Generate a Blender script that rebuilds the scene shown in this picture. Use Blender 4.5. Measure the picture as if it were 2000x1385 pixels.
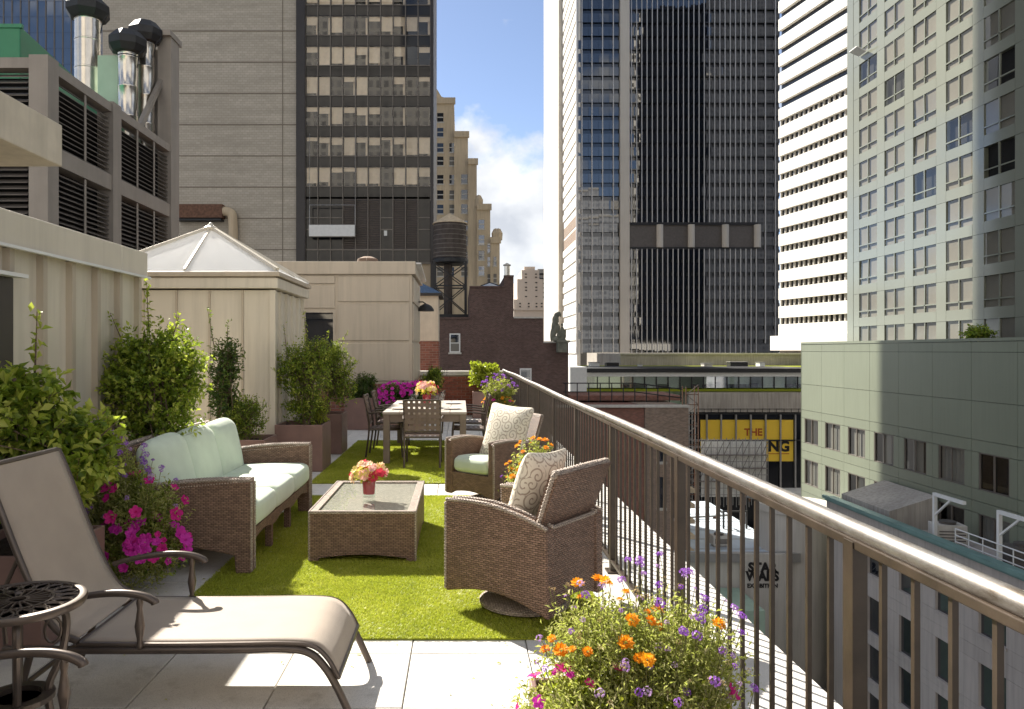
import bpy, bmesh, math, random
import numpy as np
from mathutils import Vector, Matrix, Euler
R = math.radians
for _o in list(bpy.data.objects):
    bpy.data.objects.remove(_o)
scene = bpy.context.scene
col = scene.collection

# ------------------------------------------------------------------ camera
EYE = 1.6                      # metres above the terrace
cam = bpy.data.cameras.new('camera')
cam_o = bpy.data.objects.new('camera', cam)
col.objects.link(cam_o)
cam_o.location = (0, 0, EYE)
cam_o.rotation_euler = (R(90), 0, 0)
cam.sensor_width = 36
cam.lens = 27.0                # 1500 px of focal length on a 2000 px frame
cam.shift_x = 0.05             # view-camera shift: the vanishing point sits left of centre
cam.shift_y = -0.004
cam.clip_start = 0.05
cam.clip_end = 6000
scene.camera = cam_o

# ------------------------------------------------------------------ sky and sun
SUN_EL = 39.0
SUN_AZ = -35.6                 # degrees from +Y towards +X (so behind the scene, to the left)
world = bpy.data.worlds.new('World')
scene.world = world
world.use_nodes = True
wn, wl = world.node_tree.nodes, world.node_tree.links
wn.clear()
w_out = wn.new('ShaderNodeOutputWorld')
w_bg = wn.new('ShaderNodeBackground')
w_bg.inputs['Strength'].default_value = 0.05
w_sky = wn.new('ShaderNodeTexSky')
w_sky.sky_type = 'NISHITA'
w_sky.sun_disc = False
w_sky.sun_elevation = R(SUN_EL)
w_sky.sun_rotation = R(SUN_AZ)
w_sky.altitude = 1200
w_sky.air_density = 0.66
w_sky.dust_density = 0.4
w_sky.ozone_density = 0.6
# broken cumulus over the whole sky, thicker towards the horizon
w_tc = wn.new('ShaderNodeTexCoord')
w_map = wn.new('ShaderNodeMapping')
w_map.inputs['Location'].default_value = (0.232, 2.413, 1.714)
w_map.inputs['Scale'].default_value = (1.0, 1.0, 1.35)
wl.new(w_tc.outputs['Generated'], w_map.inputs['Vector'])
w_n = wn.new('ShaderNodeTexNoise')
w_n.inputs['Scale'].default_value = 3.4
w_n.inputs['Detail'].default_value = 9
w_n.inputs['Roughness'].default_value = 0.58
wl.new(w_map.outputs['Vector'], w_n.inputs['Vector'])
w_sep = wn.new('ShaderNodeSeparateXYZ')
wl.new(w_tc.outputs['Generated'], w_sep.inputs['Vector'])
w_el = wn.new('ShaderNodeMapRange')            # cloud cover thins out with height
w_el.inputs['From Min'].default_value = 0.10
w_el.inputs['From Max'].default_value = 0.34
w_el.inputs['To Min'].default_value = 0.10
w_el.inputs['To Max'].default_value = 0.02
wl.new(w_sep.outputs['Z'], w_el.inputs['Value'])
w_add = wn.new('ShaderNodeMath')
w_add.operation = 'ADD'
wl.new(w_n.outputs['Fac'], w_add.inputs[0])
wl.new(w_el.outputs['Result'], w_add.inputs[1])
w_cr = wn.new('ShaderNodeValToRGB')
w_cr.color_ramp.elements[0].position = 0.497
w_cr.color_ramp.elements[0].color = (0, 0, 0, 1)
w_cr.color_ramp.elements[1].position = 0.585
w_cr.color_ramp.elements[1].color = (0.92, 0.92, 0.92, 1)
wl.new(w_add.outputs[0], w_cr.inputs['Fac'])
w_n2 = wn.new('ShaderNodeTexNoise')
w_n2.inputs['Scale'].default_value = 11
w_n2.inputs['Detail'].default_value = 6
wl.new(w_map.outputs['Vector'], w_n2.inputs['Vector'])
w_cc = wn.new('ShaderNodeValToRGB')            # cloud light and grey sides
w_cc.color_ramp.elements[0].position = 0.36
w_cc.color_ramp.elements[0].color = (2.2, 2.27, 2.4, 1)
w_cc.color_ramp.elements[1].position = 0.62
w_cc.color_ramp.elements[1].color = (3.6, 3.6, 3.55, 1)
wl.new(w_n2.outputs['Fac'], w_cc.inputs['Fac'])
w_mix = wn.new('ShaderNodeMix')
w_mix.data_type = 'RGBA'
wl.new(w_cr.outputs['Color'], w_mix.inputs['Factor'])
w_hs = wn.new('ShaderNodeHueSaturation')            # sky colour muted and dimmed
w_hs.inputs['Saturation'].default_value = 0.92
w_hs.inputs['Value'].default_value = 0.62
wl.new(w_sky.outputs['Color'], w_hs.inputs['Color'])
wl.new(w_hs.outputs['Color'], w_mix.inputs[6])
wl.new(w_cc.outputs['Color'], w_mix.inputs[7])
wl.new(w_mix.outputs[2], w_bg.inputs['Color'])
wl.new(w_bg.outputs['Background'], w_out.inputs['Surface'])

sun = bpy.data.lights.new('sun', 'SUN')
sun.energy = 2.05
sun.angle = R(0.53)
sun.color = (1.0, 0.935, 0.83)
sun_o = bpy.data.objects.new('sun', sun)
col.objects.link(sun_o)
_d = Vector((math.sin(R(SUN_AZ)) * math.cos(R(SUN_EL)), math.cos(R(SUN_AZ)) * math.cos(R(SUN_EL)), math.sin(R(SUN_EL))))
sun_o.rotation_euler = _d.to_track_quat('Z', 'Y').to_euler()
sun_o.location = (-40, 60, 80)

vs = scene.view_settings
vs.view_transform = 'Standard'
vs.look = 'None'
vs.exposure = 2.68
vs.gamma = 1.0
vs.use_curve_mapping = False
cy = scene.cycles
cy.use_denoising = True
cy.max_bounces = 8
cy.diffuse_bounces = 4
cy.glossy_bounces = 4
cy.transparent_max_bounces = 10
cy.sample_clamp_indirect = 12.0
cy.blur_glossy = 0.3

# ------------------------------------------------------------------ helpers
def px(u, v, Y):
    """a point of the place seen at photo pixel (u, v) whose distance is Y metres"""
    return Vector(((u - 900) / 1500 * Y, Y, EYE - (v - 684) / 1500 * Y))
def X_(u, Y): return (u - 900) / 1500 * Y
def Z_(v, Y): return EYE - (v - 684) / 1500 * Y
def Yu(u, X): return X * 1500 / (u - 900)

def tag(o, label=None, cat=None, group=None, kind=None):
    if label: o['label'] = label
    if cat: o['category'] = cat
    if group: o['group'] = group
    if kind: o['kind'] = kind
    return o

def thing(name, label, cat, loc=(0, 0, 0), rz=0, group=None):
    o = bpy.data.objects.new(name, None)
    o.empty_display_size = 0.2
    col.objects.link(o)
    o.location = loc
    o.rotation_euler = (0, 0, rz)
    return tag(o, label, cat, group)

def link(name, me, parent=None, loc=None, rot=None, scale=None, world=False):
    o = bpy.data.objects.new(name, me)
    col.objects.link(o)
    if parent is not None:
        o.parent = parent
        if world:
            o.location = -parent.location
    if loc is not None:
        o.location = Vector(loc) - (parent.location if (world and parent is not None) else Vector((0, 0, 0)))
    if rot is not None: o.rotation_euler = rot
    if scale is not None: o.scale = scale
    return o

def copy_tree(o, parent=None):
    c = o.copy()
    col.objects.link(c)
    c.parent = parent
    for ch in o.children:
        copy_tree(ch, c)
    return c

class MB:
    """collects faces; build() links them as one mesh object with box-projected UVs in metres"""
    def __init__(s):
        s.v = []; s.f = []
    def poly(s, pts):
        n = len(s.v)
        s.v += [tuple(p) for p in pts]
        s.f.append(tuple(range(n, n + len(pts))))
        return s
    def box(s, x0, x1, y0, y1, z0, z1):
        if x0 > x1: x0, x1 = x1, x0
        if y0 > y1: y0, y1 = y1, y0
        if z0 > z1: z0, z1 = z1, z0
        n = len(s.v)
        s.v += [(x0, y0, z0), (x1, y0, z0), (x1, y1, z0), (x0, y1, z0), (x0, y0, z1), (x1, y0, z1), (x1, y1, z1), (x0, y1, z1)]
        s.f += [(n, n + 3, n + 2, n + 1), (n + 4, n + 5, n + 6, n + 7), (n, n + 1, n + 5, n + 4), (n + 1, n + 2, n + 6, n + 5), (n + 2, n + 3, n + 7, n + 6), (n + 3, n, n + 4, n + 7)]
        return s
    def obox(s, c, sx, sy, sz, rot=(0, 0, 0)):
        m = Euler(rot).to_matrix()
        c = Vector(c)
        n = len(s.v)
        for z in (-.5, .5):
            for x, y in ((-.5, -.5), (.5, -.5), (.5, .5), (-.5, .5)):
                s.v.append(tuple(c + m @ Vector((x * sx, y * sy, z * sz))))
        s.f += [(n, n + 3, n + 2, n + 1), (n + 4, n + 5, n + 6, n + 7), (n, n + 1, n + 5, n + 4), (n + 1, n + 2, n + 6, n + 5), (n + 2, n + 3, n + 7, n + 6), (n + 3, n, n + 4, n + 7)]
        return s
    def bar(s, p0, p1, w, h, up=(0, 0, 1)):
        p0, p1 = Vector(p0), Vector(p1)
        d = (p1 - p0).normalized()
        side = d.cross(Vector(up))
        if side.length < 1e-4: side = d.cross(Vector((1, 0, 0)))
        side.normalize()
        u = side.cross(d)
        n = len(s.v)
        for p in (p0, p1):
            for a, b in ((-.5, -.5), (.5, -.5), (.5, .5), (-.5, .5)):
                s.v.append(tuple(p + side * a * w + u * b * h))
        s.f += [(n, n + 3, n + 2, n + 1), (n + 4, n + 5, n + 6, n + 7), (n, n + 1, n + 5, n + 4), (n + 1, n + 2, n + 6, n + 5), (n + 2, n + 3, n + 7, n + 6), (n + 3, n, n + 4, n + 7)]
        return s
    def tube(s, pts, r, n=8, closed=False):
        pts = [Vector(p) for p in pts]
        m = len(pts)
        rs = r if isinstance(r, (list, tuple)) else [r] * m
        prev = None
        base = len(s.v)
        for i, p in enumerate(pts):
            if closed: t = pts[(i + 1) % m] - pts[i - 1]
            else: t = pts[min(i + 1, m - 1)] - pts[max(i - 1, 0)]
            t.normalize()
            if prev is None:
                a = t.cross(Vector((0, 0, 1)))
                if a.length < 1e-3: a = t.cross(Vector((1, 0, 0)))
            else:
                a = prev - t * prev.dot(t)
            a.normalize()
            prev = a
            b = t.cross(a)
            for k in range(n):
                an = 2 * math.pi * k / n
                s.v.append(tuple(p + (a * math.cos(an) + b * math.sin(an)) * rs[i]))
        for i in range(m if closed else m - 1):
            j = (i + 1) % m
            for k in range(n):
                k2 = (k + 1) % n
                s.f.append((base + i * n + k, base + i * n + k2, base + j * n + k2, base + j * n + k))
        if not closed:
            s.f.append(tuple(base + k for k in range(n))[::-1])
            s.f.append(tuple(base + (m - 1) * n + k for k in range(n)))
        return s
    def lathe(s, prof, c=(0, 0, 0), n=20, a0=0.0, a1=None):
        cx, cy_, cz = c
        base = len(s.v)
        full = a1 is None
        m = n if full else n + 1
        for r, z in prof:
            for k in range(m):
                an = a0 + ((2 * math.pi * k / n) if full else (a1 - a0) * k / n)
                s.v.append((cx + r * math.cos(an), cy_ + r * math.sin(an), cz + z))
        for i in range(len(prof) - 1):
            for k in range(n):
                k2 = (k + 1) % m if full else k + 1
                s.f.append((base + i * m + k, base + i * m + k2, base + (i + 1) * m + k2, base + (i + 1) * m + k))
        if full:
            if prof[0][0] > 1e-5: s.f.append(tuple(base + k for k in range(n))[::-1])
            if prof[-1][0] > 1e-5: s.f.append(tuple(base + (len(prof) - 1) * n + k for k in range(n)))
        return s
    def prism(s, poly, a, b, axis='x'):
        """poly: points in the two other axes (x: yz, y: xz, z: xy), extruded from a to b"""
        def P(p, t):
            if axis == 'x': return (t, p[0], p[1])
            if axis == 'y': return (p[0], t, p[1])
            return (p[0], p[1], t)
        n = len(s.v); m = len(poly)
        s.v += [P(p, a) for p in poly] + [P(p, b) for p in poly]
        s.f.append(tuple(range(n, n + m)))
        s.f.append(tuple(range(n + m, n + 2 * m))[::-1])
        for i in range(m):
            j = (i + 1) % m
            s.f.append((n + i, n + m + i, n + m + j, n + j))
        return s
    def grid(s, fn, nu, nv):
        n = len(s.v)
        for i in range(nu + 1):
            for j in range(nv + 1):
                s.v.append(tuple(fn(i / nu, j / nv)))
        for i in range(nu):
            for j in range(nv):
                a = n + i * (nv + 1) + j
                s.f.append((a, a + nv + 1, a + nv + 2, a + 1))
        return s
    def mesh(s, name, mat=None, smooth=False, fix=True, ang=40):
        me = bpy.data.meshes.new(name)
        me.from_pydata(s.v, [], s.f)
        if fix:
            bm = bmesh.new(); bm.from_mesh(me)
            bmesh.ops.recalc_face_normals(bm, faces=bm.faces)
            bm.to_mesh(me); bm.free()
        me.update()
        box_uv(me)
        if smooth:
            me.shade_smooth()
            me.set_sharp_from_angle(angle=R(ang))
        if mat: me.materials.append(mat)
        return me
    def build(s, name, mat, parent=None, smooth=False, bevel=0, world=False, seg=2, fix=True, ang=40):
        me = s.mesh(name, mat, smooth, fix, ang)
        o = link(name, me, parent, world=world)
        if bevel:
            m = o.modifiers.new('bevel', 'BEVEL')
            m.width = bevel; m.segments = seg; m.limit_method = 'ANGLE'; m.angle_limit = R(35)
            m.harden_normals = False
        return o

def box_uv(me):
    nl = len(me.loops)
    if nl == 0: return
    co = np.empty(len(me.vertices) * 3, np.float32); me.vertices.foreach_get('co', co); co = co.reshape(-1, 3)
    li = np.empty(nl, np.int32); me.loops.foreach_get('vertex_index', li)
    nrm = np.empty(len(me.polygons) * 3, np.float32); me.polygons.foreach_get('normal', nrm); nrm = nrm.reshape(-1, 3)
    tot = np.empty(len(me.polygons), np.int32); me.polygons.foreach_get('loop_total', tot)
    ax = np.argmax(np.abs(nrm), axis=1)
    ax = np.repeat(ax, tot)
    p = co[li]
    uv = np.where((ax == 0)[:, None], p[:, [1, 2]], np.where((ax == 1)[:, None], p[:, [0, 2]], p[:, [0, 1]]))
    lay = me.uv_layers.new(name='UVMap')
    lay.data.foreach_set('uv', uv.astype(np.float32).ravel())

def cushion_mesh(name, sx, sy, sz, r, mat, puff=0.02, cuts=10, sag=0.0, seed=0):
    """an upholstered block: rounded edges, crowned faces, centred at the origin"""
    bm = bmesh.new()
    bmesh.ops.create_cube(bm, size=1)
    bmesh.ops.subdivide_edges(bm, edges=bm.edges[:], cuts=cuts, use_grid_fill=True)
    h = Vector((sx / 2, sy / 2, sz / 2))
    rr = random.Random(seed)
    ph = [rr.uniform(0, 6) for _ in range(4)]
    for v in bm.verts:
        p = Vector((v.co.x * sx, v.co.y * sy, v.co.z * sz))
        q = Vector([max(-h[i] + r, min(h[i] - r, p[i])) for i in range(3)])
        d = p - q
        if d.length > 1e-6: p = q + d.normalized() * r
        fx, fy, fz = 1 - (p.x / h.x) ** 2, 1 - (p.y / h.y) ** 2, 1 - (p.z / h.z) ** 2
        fx, fy, fz = max(fx, 0), max(fy, 0), max(fz, 0)
        w = 0.006 * (math.sin(7 * p.x + ph[0] + 5 * p.y) + math.sin(9 * p.y + ph[1] - 4 * p.z + 3 * p.x))
        p.z += (p.z / h.z) * (puff + w) * (fx * fy) ** .5 - sag * fx * fy
        p.x += (p.x / h.x) * puff * .5 * (fz * fy) ** .5
        p.y += (p.y / h.y) * puff * .5 * (fz * fx) ** .5
        v.co = p
    bmesh.ops.recalc_face_normals(bm, faces=bm.faces)
    me = bpy.data.meshes.new(name)
    bm.to_mesh(me); bm.free()
    box_uv(me)
    me.shade_smooth()
    me.materials.append(mat)
    return me
# ------------------------------------------------------------------ materials
class NT:
    def __init__(s, name):
        s.m = bpy.data.materials.new(name)
        s.m.use_nodes = True
        s.n, s.l = s.m.node_tree.nodes, s.m.node_tree.links
        s.b = s.n['Principled BSDF']
        s.out = s.n['Material Output']
        s._tc = None
    def new(s, t, **k):
        n = s.n.new(t)
        for a, v in k.items(): setattr(n, a, v)
        return n
    def setin(s, node, key, val):
        if isinstance(val, bpy.types.NodeSocket): s.l.new(val, node.inputs[key])
        else: node.inputs[key].default_value = val
    def coord(s, kind='Object', scale=None, loc=None, rot=None):
        if s._tc is None: s._tc = s.new('ShaderNodeTexCoord')
        o = s._tc.outputs[kind]
        if scale or loc or rot:
            mp = s.new('ShaderNodeMapping')
            if scale: mp.inputs['Scale'].default_value = scale if hasattr(scale, '__len__') else (scale,) * 3
            if loc: mp.inputs['Location'].default_value = loc
            if rot: mp.inputs['Rotation'].default_value = rot
            s.l.new(o, mp.inputs['Vector'])
            o = mp.outputs['Vector']
        return o
    def world_pos(s):
        return s.new('ShaderNodeNewGeometry').outputs['Position']
    def noise(s, vec, scale=5, detail=4, rough=.55, dist=0):
        n = s.new('ShaderNodeTexNoise')
        n.inputs['Scale'].default_value = scale; n.inputs['Detail'].default_value = detail
        n.inputs['Roughness'].default_value = rough; n.inputs['Distortion'].default_value = dist
        if vec is not None: s.l.new(vec, n.inputs['Vector'])
        return n.outputs['Fac']
    def math(s, op, a, b=None, c=None, clamp=False):
        n = s.new('ShaderNodeMath', operation=op, use_clamp=clamp)
        s.setin(n, 0, a)
        if b is not None: s.setin(n, 1, b)
        if c is not None: s.setin(n, 2, c)
        return n.outputs[0]
    def ramp(s, fac, stops):
        n = s.new('ShaderNodeValToRGB')
        e = n.color_ramp.elements
        while len(e) < len(stops): e.new(0.5)
        for i, (p, c) in enumerate(stops):
            e[i].position = p
            e[i].color = (*c, 1) if hasattr(c, '__len__') and len(c) == 3 else ((c, c, c, 1) if not hasattr(c, '__len__') else c)
        s.l.new(fac, n.inputs['Fac'])
        return n.outputs['Color']
    def mix(s, fac, a, b, blend='MIX'):
        n = s.new('ShaderNodeMix', data_type='RGBA', blend_type=blend)
        s.setin(n, 'Factor', fac)
        for k, v in ((6, a), (7, b)):
            if isinstance(v, bpy.types.NodeSocket): s.l.new(v, n.inputs[k])
            else: n.inputs[k].default_value = (*v, 1) if len(v) == 3 else v
        return n.outputs[2]
    def bump(s, h, strength=.3, dist=.01, normal=None):
        n = s.new('ShaderNodeBump')
        n.inputs['Strength'].default_value = strength; n.inputs['Distance'].default_value = dist
        s.l.new(h, n.inputs['Height'])
        if normal is not None: s.l.new(normal, n.inputs['Normal'])
        s.l.new(n.outputs['Normal'], s.b.inputs['Normal'])
        return n.outputs['Normal']
    def base(s, c): s.setin(s.b, 'Base Color', (*c, 1) if not isinstance(c, bpy.types.NodeSocket) else c)
    def set(s, **k):
        names = {'rough': 'Roughness', 'metal': 'Metallic', 'spec': 'Specular IOR Level', 'ior': 'IOR', 'trans': 'Transmission Weight', 'coat': 'Coat Weight', 'coat_rough': 'Coat Roughness', 'sheen': 'Sheen Weight'}
        for a, v in k.items(): s.setin(s.b, names[a], v)
        return s

def sc3(c, f): return tuple(min(1, x * f) for x in c)

def simple(name, c, rough=.5, metal=0, spec=.5, var=.12, vscale=3, bump=0, bscale=40, bdist=.003, objvar=0, streak=0, world=False):
    t = NT(name)
    vec = t.world_pos() if world else t.coord('Object')
    f = t.noise(vec, vscale, 5)
    cc = t.ramp(f, [(.3, sc3(c, 1 - var)), (.7, sc3(c, 1 + var))])
    if streak:
        mp = t.new('ShaderNodeMapping'); mp.inputs['Scale'].default_value = (1.6, 1.6, .09)
        t.l.new(vec, mp.inputs['Vector'])
        f2 = t.noise(mp.outputs['Vector'], 3.0, 6, .6)
        cc = t.mix(t.ramp(f2, [(.42, 0.0), (.72, streak)]), cc, sc3(c, .35))
    if objvar:
        oi = t.new('ShaderNodeObjectInfo')
        h = t.new('ShaderNodeHueSaturation')
        t.l.new(t.math('MULTIPLY_ADD', oi.outputs['Random'], 2 * objvar, 1 - objvar), h.inputs['Value'])
        t.l.new(cc, h.inputs['Color'])
        cc = h.outputs['Color']
    t.base(cc)
    t.set(rough=rough, metal=metal, spec=spec)
    if bump: t.bump(t.noise(vec, bscale, 6), bump, bdist)
    return t.m

M = {}
# --- wicker: staggered flat strands over uprights, in UV metres
def wicker(name, c, sw=.036, sh=.0125):
    t = NT(name)
    uv = t.coord('UV')
    sp = t.new('ShaderNodeSeparateXYZ'); t.l.new(uv, sp.inputs[0])
    row = t.math('DIVIDE', sp.outputs['Y'], sh)
    rf = t.math('FLOOR', row)
    odd = t.math('MODULO', t.math('ABSOLUTE', rf), 2.0)
    x = t.math('ADD', t.math('DIVIDE', sp.outputs['X'], sw), t.math('MULTIPLY', odd, .5))
    a = t.math('SINE', t.math('MULTIPLY', t.math('FRACT', x), math.pi))
    b = t.math('SINE', t.math('MULTIPLY', t.math('FRACT', row), math.pi))
    h = t.math('MULTIPLY', t.math('POWER', a, .45), t.math('POWER', b, .5))
    wn_ = t.new('ShaderNodeTexWhiteNoise', noise_dimensions='2D')
    cv = t.new('ShaderNodeCombineXYZ')
    t.l.new(t.math('FLOOR', x), cv.inputs[0]); t.l.new(rf, cv.inputs[1])
    t.l.new(cv.outputs[0], wn_.inputs['Vector'])
    strand = t.mix(wn_.outputs['Value'], sc3(c, .78), sc3(c, 1.3))
    t.base(t.mix(t.ramp(h, [(.12, 0), (.6, 1)]), sc3(c, .22), strand))
    t.set(rough=.5, spec=.28)
    t.bump(h, .9, .006)
    return t.m
M['wicker'] = wicker('wicker_brown', (.225, .142, .104))
M['wicker_side'] = wicker('wicker_brown_upright', (.27, .165, .118), .0125, .036)
M['woven_inset'] = wicker('wicker_pale_inset', (.62, .55, .47), .020, .009)
M['wicker_top'] = wicker('wicker_pale_top', (.44, .36, .30), .022, .010)  # lighter weave for braided edges, table border and swivel bases
# --- fabrics
def fabric(name, c, weave=900, strength=.15, rough=.85, var=.06):
    t = NT(name)
    uv = t.coord('UV')
    w1 = t.new('ShaderNodeTexWave', wave_type='BANDS', bands_direction='X'); w1.inputs['Scale'].default_value = weave / 6.28
    w2 = t.new('ShaderNodeTexWave', wave_type='BANDS', bands_direction='Y'); w2.inputs['Scale'].default_value = weave / 6.28
    t.l.new(uv, w1.inputs['Vector']); t.l.new(uv, w2.inputs['Vector'])
    h = t.math('MULTIPLY', w1.outputs['Fac'], w2.outputs['Fac'])
    n = t.noise(t.coord('Object'), 6, 5)
    cc = t.ramp(n, [(.3, sc3(c, 1 - var)), (.7, sc3(c, 1 + var))])
    t.base(t.mix(t.math('MULTIPLY', h, .35), cc, sc3(c, .72)))
    t.set(rough=rough, spec=.25, sheen=.15)
    t.bump(h, strength, .002)
    return t.m
M['sage'] = fabric('sage_cushion_fabric', (.58, .66, .53))
M['sling'] = fabric('tan_sling_mesh', (.36, .295, .235), 520, .35, .6)
def pattern_fabric():
    t = NT('scroll_pattern_fabric')
    uv = t.coord('UV', scale=(9, 9, 9))
    nz = t.new('ShaderNodeTexNoise'); nz.inputs['Scale'].default_value = .9
    t.l.new(uv, nz.inputs['Vector'])
    vo = t.new('ShaderNodeTexVoronoi', voronoi_dimensions='2D'); vo.inputs['Scale'].default_value = 1.0; vo.inputs['Randomness'].default_value = .75
    t.l.new(uv, vo.inputs['Vector'])
    d = t.new('ShaderNodeVectorMath', operation='SUBTRACT')
    t.l.new(uv, d.inputs[0]); t.l.new(vo.outputs['Position'], d.inputs[1])
    s = t.new('ShaderNodeSeparateXYZ'); t.l.new(d.outputs[0], s.inputs[0])
    ang = t.math('DIVIDE', t.math('ARCTAN2', s.outputs['Y'], s.outputs['X']), 2 * math.pi)
    sep = t.new('ShaderNodeSeparateColor'); t.l.new(vo.outputs['Color'], sep.inputs[0])
    dr = t.math('SUBTRACT', t.math('MULTIPLY', t.math('GREATER_THAN', sep.outputs[0], .5), 2.0), 1.0)
    sp = t.math('FRACT', t.math('ADD', t.math('MULTIPLY', ang, dr), t.math('MULTIPLY', vo.outputs['Distance'], 3.1)))
    line = t.math('LESS_THAN', t.math('ABSOLUTE', t.math('SUBTRACT', sp, .5)), .14)
    fade = t.ramp(vo.outputs['Distance'], [(.04, 1), (.62, 1), (.70, 0)])
    pat = t.math('MULTIPLY', line, fade)
    dots = t.new('ShaderNodeTexVoronoi', voronoi_dimensions='2D'); dots.inputs['Scale'].default_value = 2.6
    t.l.new(uv, dots.inputs['Vector'])
    dot = t.math('MULTIPLY', t.math('LESS_THAN', dots.outputs['Distance'], .17), t.math('GREATER_THAN', vo.outputs['Distance'], .45))
    pat = t.math('MAXIMUM', pat, t.math('MULTIPLY', dot, .8))
    t.base(t.mix(t.math('MULTIPLY', pat, .70), (.74, .69, .58), (.27, .20, .145)))
    t.set(rough=.85, spec=.2)
    t.bump(t.noise(t.coord('UV', scale=(1, 1, 1)), 500, 2), .2, .002)
    return t.m
M['pattern'] = pattern_fabric()
# --- metals and paints
M['bronze'] = simple('cast_bronze_frame', (.105, .082, .068), .34, .55, .5, .15, 6, .12, 90, .002)
M['baluster'] = simple('brown_painted_iron', (.048, .035, .025), .36, .15, .5, .3, 9, .2, 60, .003, .12)
t = NT('worn_steel_handrail')
f = t.noise(t.coord('Object', scale=(6, 1.6, 6)), 4, 9, .72)
t.base(t.ramp(f, [(.34, (.13, .105, .08)), (.5, (.30, .28, .26)), (.66, (.46, .455, .45))]))
t.set(metal=.85, rough=t.ramp(f, [(.3, .55), (.7, .34)]))
t.bump(t.noise(t.coord('Object'), 35, 5), .12, .004)
M['handrail'] = t.m
def tan_metal(name, c, rough=.42):
    t = NT(name)
    o = t.world_pos()
    f = t.noise(o, .9, 4)
    cc = t.ramp(f, [(.3, sc3(c, .93)), (.7, sc3(c, 1.07))])
    mp = t.new('ShaderNodeMapping'); mp.inputs['Scale'].default_value = (4, 4, .25); t.l.new(o, mp.inputs['Vector'])
    st = t.noise(mp.outputs['Vector'], 2.2, 6, .6)
    cc = t.mix(t.ramp(st, [(.48, 0.0), (.78, .5)]), cc, sc3(c, .62))
    t.base(cc); t.set(rough=rough, metal=.25, spec=.5)
    t.bump(t.noise(o, 1.6, 2), .25, .03)
    return t.m
M['tan'] = tan_metal('champagne_metal_cladding', (.66, .605, .505))
M['tan_dark'] = tan_metal('bronze_tan_metal_panel', (.50, .43, .34))
M['cream'] = simple('cream_stucco', (.58, .52, .42), .8, 0, .3, .08, 4, .25, 70, .003, 0, .25, True)
M['planter'] = simple('plum_brown_planter_paint', (.21, .125, .105), .45, 0, .5, .14, 4, .12, 60, .002, .06, .25)
M['soil'] = simple('dark_soil', (.035, .026, .02), .95, 0, .2, .5, 30, .9, 60, .02)
M['door'] = simple('dark_bronze_door', (.035, .028, .024), .35, .2, .5, .1, 3)
M['white_paint'] = simple('white_paint', (.72, .72, .70), .5, 0, .5, .06, 3)
M['black'] = simple('black_paint', (.018, .018, .02), .5, 0, .4, .2, 5)
M['dark'] = simple('dark_interior', (.012, .012, .013), .9, 0, .2, .2, 2)
# --- pavers
t = NT('concrete_paver')
o = t.world_pos()
f1 = t.noise(o, 2.2, 6, .62); f2 = t.noise(o, 260, 3)
cc = t.ramp(f1, [(.3, (.60, .575, .53)), (.72, (.72, .695, .65))])
cc = t.mix(t.ramp(f2, [(.36, .55), (.48, 0.0)]), cc, (.30, .29, .27))
vo = t.noise(o, 5.5, 8, .7)
cc = t.mix(t.ramp(vo, [(.52, 0.0), (.70, .5)]), cc, (.33, .30, .25))
oi = t.new('ShaderNodeObjectInfo'); h = t.new('ShaderNodeHueSaturation')
t.l.new(t.math('MULTIPLY_ADD', oi.outputs['Random'], .16, .92), h.inputs['Value']); t.l.new(cc, h.inputs['Color'])
t.base(h.outputs['Color']); t.set(rough=.85, spec=.3)
t.bump(f2, .25, .003)
M['paver'] = t.m
M['joint'] = simple('sand_joint', (.10, .09, .075), .95, 0, .2, .3, 20)
M['concrete'] = simple('weathered_concrete', (.42, .385, .34), .9, 0, .25, .18, .25, .3, 3, .03, 0, .55, True)
M['conc_light'] = simple('pale_concrete', (.55, .52, .47), .85, 0, .25, .1, .2, 0, 3, .03, 0, .3, True)
M['asphalt'] = simple('asphalt', (.05, .05, .052), .9, 0, .3, .25, .3, .2, 8, .01, 0, 0, True)
# --- brick as a surface where single bricks are too small to tell apart
def brickmat(name, c, mortar, bw=.22, bh=.075, rot=None, dirty=.3):
    t = NT(name)
    br = t.new('ShaderNodeTexBrick')
    br.inputs['Scale'].default_value = 1.0
    br.inputs['Brick Width'].default_value = bw; br.inputs['Row Height'].default_value = bh
    br.inputs['Mortar Size'].default_value = bh * .09; br.inputs['Bias'].default_value = 0
    br.inputs['Color1'].default_value = (*sc3(c, .72), 1); br.inputs['Color2'].default_value = (*sc3(c, 1.3), 1); br.inputs['Mortar'].default_value = (*mortar, 1)
    t.l.new(t.coord('UV'), br.inputs['Vector'])
    o = t.world_pos()
    f = t.noise(o, .5, 6, .65)
    cc = t.mix(t.ramp(f, [(.45, 0.0), (.75, dirty)]), br.outputs['Color'], sc3(c, .4))
    pale = t.noise(o, 1.7, 7, .7)
    cc = t.mix(t.ramp(pale, [(.60, 0.0), (.72, .35)]), cc, sc3(mortar, 1.1))
    t.base(cc); t.set(rough=.9, spec=.25)
    t.bump(br.outputs['Fac'], -.5, .02)
    return t.m
M['brick_dark'] = brickmat('dark_umber_brick', (.105, .062, .053), (.20, .165, .145))
M['brick_red'] = brickmat('sooty_red_brick', (.22, .09, .065), (.28, .22, .185))
M['brick_brown'] = brickmat('patched_brown_brick', (.23, .16, .12), (.38, .33, .28))
M['brick_piece'] = simple('red_clay_brick', (.25, .085, .055), .85, 0, .3, .2, 8, .3, 60, .004, .22)
M['mortar'] = simple('lime_mortar', (.42, .36, .30), .95, 0, .2, .15, 12, .3, 60, .003)
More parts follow.
